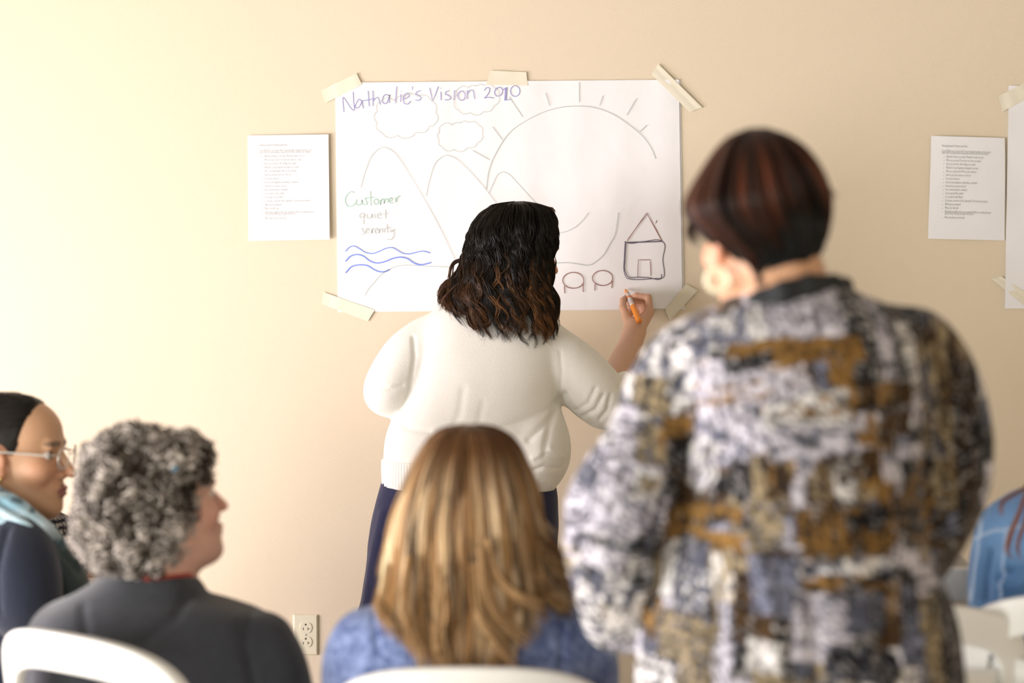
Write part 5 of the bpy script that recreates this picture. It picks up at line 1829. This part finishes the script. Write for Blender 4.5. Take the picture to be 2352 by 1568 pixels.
# hair drawn back: solid cap with fine strands combed to the nape
cap = [ell((0, -.016, .034), (.0775, .096, .081), .01, frame=f5), ell((0, .030, .036), (.0652, .0605, .0610), .02, frame=f5), ell((0, -.055, -.005), (.068, .058, .062), .03, frame=f5), ell((0, -.115, .01), (.032, .032, .030), .02, frame=f5),
       ell((0, .104, .004), (.13, .084, .106), .02, '-', f5), ell((0, .046, -.066), (.12, .066, .072), .02, '-', f5),
       ell((-.08, -.010, -.012), (.03, .021, .033), .008, '-', f5), ell((.08, -.010, -.012), (.03, .021, .033), .008, '-', f5)]
Vc, Qc = mesh_prims(cap, .0036)
Nc = normals(Vc, Qc)
g5 = np.random.default_rng(61)
Lc = f5.local(Vc)
pk = g5.choice(len(Vc), 1500, replace=True)
start = Vc[pk] + Nc[pk] * .0006
knot = f5.pt((0, -.10, .01))
dirv = knot - start
dirv -= Nc[pk] * (dirv * Nc[pk]).sum(1, keepdims=True)
dirv /= np.maximum(np.linalg.norm(dirv, axis=1, keepdims=True), 1e-6)
t5 = np.linspace(0, 1, 6)[None, :, None]
P5 = start[:, None] + dirv[:, None] * t5 * .030 - Nc[pk][:, None] * (t5 ** 2) * .0045
V5, Q5 = strands(P5, np.full((1500, 6), .0009) * np.clip(1.1 - t5[..., 0], .2, 1), 3)
c5 = np.repeat(mixc((.010, .009, .008), (.030, .024, .018), g5.uniform(0, 1, (1500, 1)) * np.ones((1, 6)))[:, :, None], 3, 2).reshape(-1, 3)
hair_obj(p5, (Vc, Qc), [(V5, Q5, c5)], (.014, .012, .010))
gl = thing('glasses', 'glasses with pale frames worn by the person in profile', 'glasses', tuple(f5.pt((0, .1, 0))))
fr = make_obj('frame', *join([torus(f5.pt((s * .033, .104, -.004)), f5.R @ np.array([s * .22, 1, -.08]), .0215, .0012, 36, 8) for s in (-1, 1)]
                             + [mesh_prims([rc((-.012, .107, .002), (.012, .107, .002), .0016, .0016, 0, frame=f5)], .0012)]
                             + [mesh_prims([rc((s * .055, .099, .002), (s * .074, .083, .003), .0019, .0019, .002, frame=f5)], .0014) for s in (-1, 1)]), M['silver'], gl)
for s in (-1, 1):
    make_obj('temple', *mesh_prims([rc((s * .0745, .084, .003), (s * .0805, -.004, .008), .0019, .0017, .002, frame=f5), rc((s * .0805, -.004, .008), (s * .079, -.026, -.016), .0022, .0018, .002, frame=f5)], .0014),
             M['silver'], gl)
    n = 24
    ring = [np.array([s * .033 + .0205 * math.cos(2 * math.pi * i / n), 0, -.004 + .0205 * math.sin(2 * math.pi * i / n)]) for i in range(n)]
    off = lambda p, d: f5.pt((p[0], .104 - (abs(p[0]) - .033) * .22 + d, p[2]))
    make_obj('lens', np.array([off(p, .0006) for p in ring] + [off(p, -.0006) for p in ring]),
             [tuple(range(n)), tuple(range(n, 2 * n))[::-1]] + [(i, n + i, n + (i + 1) % n, (i + 1) % n) for i in range(n)], M['glass'], gl, smooth=False)
make_obj('earring', *mesh_prims([ell((.0835, -.002, -.043), (.0035, .0035, .006), 0, frame=f5)], .0015), M['gold'], p5)['label'] = 'small gold earring'
place_chair(-1.02, Y5, math.radians(76), 'white folding chair under the person with glasses')

# ------------------------------------------------------------------ seated person in polka dots behind
Y6 = -1.12
p6 = thing('person', 'person in black polka-dot top, mostly hidden behind the person with glasses', 'person', foot_base(-1.15, -1.1))
f6 = Frame(at(38, 1052, Y6), yaw=math.radians(25), pitch=math.radians(-8), s=.94)
tor6 = px_loft([(1150, -5, 85, .06), (1172, -50, 120, .09), (1195, -85, 150, .105), (1240, -100, 172, .115), (1330, -95, 170, .12), (1450, -80, 155, .12), (1600, -80, 150, .12), (1700, -75, 145, .12)], Y6, 2.4)
ar6 = [(125, 1225, Y6, 46), (150, 1262, Y6, 42), (162, 1290, Y6 + .02, 36)]
fr6 = [(125, 1225, Y6, 34), (158, 1290, Y6 + .02, 30), (200, 1296, Y6 + .06, 24), (255, 1302, Y6 + .12, 19)]
al6 = [(-60, 1225, Y6, 46), (-75, 1300, Y6, 44), (-60, 1370, Y6 + .04, 36), (60, 1380, Y6 + .2, 24)]
lg, ank, fw = seated_legs(-1.12, Y6, math.radians(20))
body(p6, head_prims(f6) + [rc(f6.pt((0, -.02, -.06)), at(40, 1195, Y6), .05, .055, .03), tor6.prim(-.018, .04)] + px_tube(fr6, .02) + px_tube(al6, .03, -.012) + lg, f6, head_paint(f6, (.66, .40, .26)),
     [(hand_prims(at(258, 1302, Y6 + .12), (.8, .4, -.4), (-.2, .1, -1), 1), .004), (hand_prims(at(65, 1380, Y6 + .2), (.8, .4, -.1), (0, .1, -1), -1), .004)], hf=.006)
eyes(f6, p6)


def dots(V, N):
    a = np.stack([V[:, 0] + V[:, 1], V[:, 2]], 1) * 72
    r = np.floor(a[:, 1])
    x = a[:, 0] + .5 * (r % 2)
    d = np.hypot(x - np.floor(x) - .5, a[:, 1] - r - .5)
    return mixc((.012, .010, .018), (.50, .47, .42), np.clip((.34 - d) * 10, 0, 1))


cloth('blouse', [tor6.prim(0, .02)] + px_tube(ar6, .03) + px_tube(al6, .03), .0045, M['dots'], p6, amp=.004, freq=14, seed=29, color=dots)
tg, _, _ = seated_legs(-1.12, Y6, math.radians(20), .014)
cloth('trousers', tg, .012, M['dark_cloth'], p6, amp=.003)
shoes(ank, fw, p6)
hr6 = px_loft([(940, 30, 46, .012), (950, -5, 82, .05), (975, -30, 106, .08), (1040, -40, 116, .095), (1100, -36, 112, .09), (1150, -20, 95, .075)], Y6 - .005, 2.2)
l6 = [lock_hair('h', p6, hr6, 60, 8, (math.radians(-130), math.radians(110)), lambda p: at(40, 1150, Y6)[2] + 0 * p, None, lambda a, b, t, j, p: mixc((.014, .01, .008), (.035, .022, .014), a) * j[..., None], seg=12, seed=71)]
hair_obj(p6, mesh_prims([hr6.prim(-.005, 0), ell((0, -.020, .034), (.080, .097, .084), .01, frame=f6), ell(f6.pt((0, .12, -.04)), (.07, .07, .09), .01, '-')], .006), l6, (.016, .012, .010))
place_chair(-1.12, Y6, math.radians(20), 'white folding chair under the person in polka dots')
nb = thing('notepad', 'white paper pad held by the person in polka dots', 'notepad', tuple(at(250, 1330, Y6 + .14)))
nA, nB, nC_, nD = at(196, 1306, Y6 + .16), at(330, 1318, Y6 + .22), at(335, 1420, Y6 + .10), at(190, 1405, Y6 + .04)
for nm, d0, d1, mm in (('pages', .0, .007, 'paper'), ('backing_board', .0075, .010, 'label_grey')):
    V = [q + np.array([0, d, -d * .5]) for d in (d0, d1) for q in (nA, nB, nC_, nD)]
    make_obj(nm, np.array(V), [(3, 2, 1, 0), (4, 5, 6, 7), (0, 1, 5, 4), (1, 2, 6, 5), (2, 3, 7, 6), (3, 0, 4, 7)], M[mm], nb, smooth=False)

# ------------------------------------------------------------------ seated person in denim at the right edge
Y7 = -2.2
p7 = thing('person', 'person in denim jacket with reddish hair, cut by the right picture edge', 'person', foot_base(.98, -2.15))
f7 = Frame(at(2500, 965, Y7), yaw=math.radians(-20), pitch=math.radians(-5))
tor7 = px_loft([(1085, 2425, 2530, .06), (1115, 2382, 2575, .08), (1135, 2330, 2630, .10), (1152, 2302, 2662, .11), (1180, 2274, 2688, .118), (1240, 2256, 2702, .122), (1330, 2246, 2710, .125),
                (1450, 2250, 2706, .125), (1600, 2280, 2680, .125), (1720, 2300, 2660, .125)], Y7, 2.5)
al7 = [(2310, 1210, Y7, 52), (2294, 1310, Y7 - .01, 54), (2300, 1430, Y7 + .03, 48), (2390, 1480, Y7 + .2, 36)]
ar7 = [(2640, 1210, Y7, 52), (2660, 1310, Y7, 54), (2650, 1430, Y7 + .03, 48), (2560, 1480, Y7 + .2, 36)]
lg, ank, fw = seated_legs(at(2478, 1100, Y7)[0], Y7 + .03, math.radians(12))
body(p7, head_prims(f7) + [rc(f7.pt((0, -.02, -.06)), at(2478, 1140, Y7), .052, .056, .03), tor7.prim(-.018, .04)] + px_tube(al7, .03, -.014) + px_tube(ar7, .03, -.014) + lg, f7,
     head_paint(f7, (.66, .42, .30)), [(hand_prims(at(2395, 1480, Y7 + .2), (.5, .8, -.15), (0, .1, -1), -1), .004), (hand_prims(at(2555, 1480, Y7 + .2), (-.5, .8, -.15), (0, .1, -1), 1), .004)], hf=.006)
eyes(f7, p7)
SEAM = [([(2298, 1158), (2282, 1205), (2276, 1250)], 3), ([(2268, 1252), (2300, 1228), (2360, 1208)], 3), ([(2272, 1260), (2262, 1320), (2258, 1400)], 2.5), ([(2322, 1225), (2314, 1300), (2310, 1400)], 2.5)]


def denim_col(V, N):
    s = scale_at(Y7 - .1)
    u, v = 1176 + V[:, 0] * s, 600 - (V[:, 2] - ZC) * s
    c = mixc((.035, .10, .23), (.13, .25, .42), vnoise(V * np.array([14, 14, 22]) + 4))
    for pl, w in SEAM:
        best = np.full(len(V), 99.0)
        for a, b in zip(pl[:-1], pl[1:]):
            a, b = np.array(a, float), np.array(b, float)
            ba = b - a
            X = np.stack([u, v], 1) - a
            t = np.clip((X @ ba) / (ba @ ba), 0, 1)
            best = np.minimum(best, np.linalg.norm(X - t[:, None] * ba, axis=1))
        m = np.clip(1.6 - best / w, 0, 1) * .6
        c = c * (1 - m[:, None]) + np.array((.36, .44, .52)) * m[:, None]
    return c


cloth('denim_jacket', [tor7.prim(0, .02)] + px_tube(al7, .022) + px_tube(ar7, .022) + [ell(at(2478, 1100, Y7), (.06, .07, .03), .01, '-')], .0048, M['denim'], p7,
      [(pl, -2.3, 4, .003) for pl, w in SEAM] + [([(2290, 1270), (2280, 1330), (2278, 1390)], -2.3, 7, -.010), ([(2300, 1330), (2330, 1310), (2380, 1306)], -2.3, 6, -.010),
       ([(2300, 1350), (2350, 1342)], -2.3, 7, .006)], amp=.004, seed=37, color=denim_col)
tg, _, _ = seated_legs(at(2478, 1100, Y7)[0], Y7 + .03, math.radians(12), .014)
cloth('trousers', tg, .012, M['dark_cloth'], p7, amp=.003)
shoes(ank, fw, p7)
hr7 = px_loft([(808, 2490, 2506, .012), (822, 2444, 2556, .06), (860, 2410, 2592, .09), (940, 2388, 2616, .105), (1060, 2378, 2628, .10), (1180, 2370, 2634, .10, -.03), (1300, 2375, 2630, .10, -.05)], Y7, 2.2)
c7 = lambda a, b, t, j, p: np.where((b > .6)[..., None], mixc((.30, .17, .07), (.45, .30, .14), a), mixc((.11, .042, .018), (.22, .085, .036), a)) * j[..., None]
l7 = [lock_hair('h', p7, hr7, 90, 10, (math.radians(-110), math.radians(110)), lambda p: at(2470, 1290, Y7)[2] + .02 * np.sin(p * 4), None, c7, seg=20, r=(.0012, .002), width=.08, wave=.006, wlen=.12, curl_tip=.015, seed=81)]
cf7 = lambda a, t: mixc((.16, .055, .022), (.26, .10, .045), a)
l7.append(free_locks([[(2385, 1040, Y7 - .06), (2362, 1110, Y7 - .09), (2310, 1145, Y7 - .13), (2300, 1165, Y7 - .135), (2304, 1185, Y7 - .135)],
                      [(2372, 1090, Y7 - .09), (2345, 1170, Y7 - .14), (2322, 1230, Y7 - .145), (2316, 1265, Y7 - .145), (2330, 1284, Y7 - .14)],
                      [(2378, 1090, Y7 - .1), (2356, 1190, Y7 - .14), (2338, 1250, Y7 - .145), (2345, 1290, Y7 - .145)]], 8, .0022, (.0006, .0011), cf7, seed=83))
hair_obj(p7, mesh_prims([hr7.prim(-.006, 0, zlo=at(2470, 1240, Y7)[2]), ell((0, -.020, .034), (.081, .098, .086), .01, frame=f7), ell(f7.pt((0, .12, -.04)), (.07, .075, .10), .01, '-')], .006), l7, (.12, .055, .024))
place_chair(at(2478, 1100, Y7)[0] + .01, Y7 + .01, math.radians(6), 'white folding chair under the person in denim at the right edge', 1.02)

# ------------------------------------------------------------------ seated person in pale grey, nearly hidden
Y8 = -1.75
p8 = thing('person', 'person in pale grey top, hidden behind the patterned jacket except one shoulder', 'person', foot_base(.78, -1.7))
f8 = Frame(at(2080, 1100, Y8), yaw=math.radians(-30), pitch=math.radians(-5), s=.97)
tor8 = px_loft([(1228, 2035, 2128, .06), (1248, 1990, 2165, .085), (1270, 1955, 2200, .10), (1300, 1935, 2222, .11), (1350, 1925, 2234, .118), (1450, 1925, 2236, .12), (1600, 1945, 2215, .12), (1700, 1950, 2205, .12)], Y8, 2.4)
al8 = [(1960, 1350, Y8, 46), (1950, 1450, Y8, 46), (1965, 1540, Y8 + .06, 40), (2030, 1560, Y8 + .24, 30)]
ar8 = [(2195, 1350, Y8, 42), (2205, 1440, Y8, 42), (2190, 1530, Y8 + .06, 38), (2125, 1560, Y8 + .24, 30)]
lg, ank, fw = seated_legs(at(2080, 1100, Y8)[0], Y8 + .02, math.radians(-10))
body(p8, head_prims(f8) + [rc(f8.pt((0, -.02, -.06)), at(2080, 1270, Y8), .05, .055, .03), tor8.prim(-.018, .04)] + px_tube(al8, .03, -.014) + px_tube(ar8, .03, -.014) + lg, f8,
     head_paint(f8, (.64, .40, .28)), [(hand_prims(at(2035, 1560, Y8 + .24), (.5, .8, -.15), (0, .1, -1), -1), .004), (hand_prims(at(2120, 1560, Y8 + .24), (-.5, .8, -.15), (0, .1, -1), 1), .004)], hf=.006)
eyes(f8, p8)
cloth('sweater', [tor8.prim(0, .02)] + px_tube(al8, .03) + px_tube(ar8, .03), .007, M['pale_knit'], p8, amp=.003, seed=47)
tg, _, _ = seated_legs(at(2080, 1100, Y8)[0], Y8 + .02, math.radians(-10), .014)
cloth('trousers', tg, .012, M['dark_cloth'], p8, amp=.003)
shoes(ank, fw, p8)
hr8 = px_loft([(975, 2070, 2090, .012), (985, 2030, 2130, .055), (1010, 2002, 2158, .085), (1080, 1988, 2172, .10), (1140, 1992, 2168, .098), (1210, 2005, 2155, .085)], Y8 - .005, 2.2)
l8 = [lock_hair('h', p8, hr8, 60, 8, (math.radians(-120), math.radians(120)), lambda p: at(2080, 1215, Y8)[2] + 0 * p, None, lambda a, b, t, j, p: mixc((.05, .03, .016), (.12, .07, .035), a) * j[..., None], seg=12, seed=91)]
hair_obj(p8, mesh_prims([hr8.prim(-.005, 0), ell((0, -.020, .034), (.080, .097, .084), .01, frame=f8), ell(f8.pt((0, .12, -.04)), (.07, .07, .09), .01, '-')], .006), l8, (.05, .03, .018))
place_chair(at(2080, 1100, Y8)[0], Y8 + .02, math.radians(-10), 'white folding chair under the person in pale grey')
place_chair(.622, -2.20, math.radians(-3), 'empty cream-white folding chair just right of the patterned jacket', 1.0)
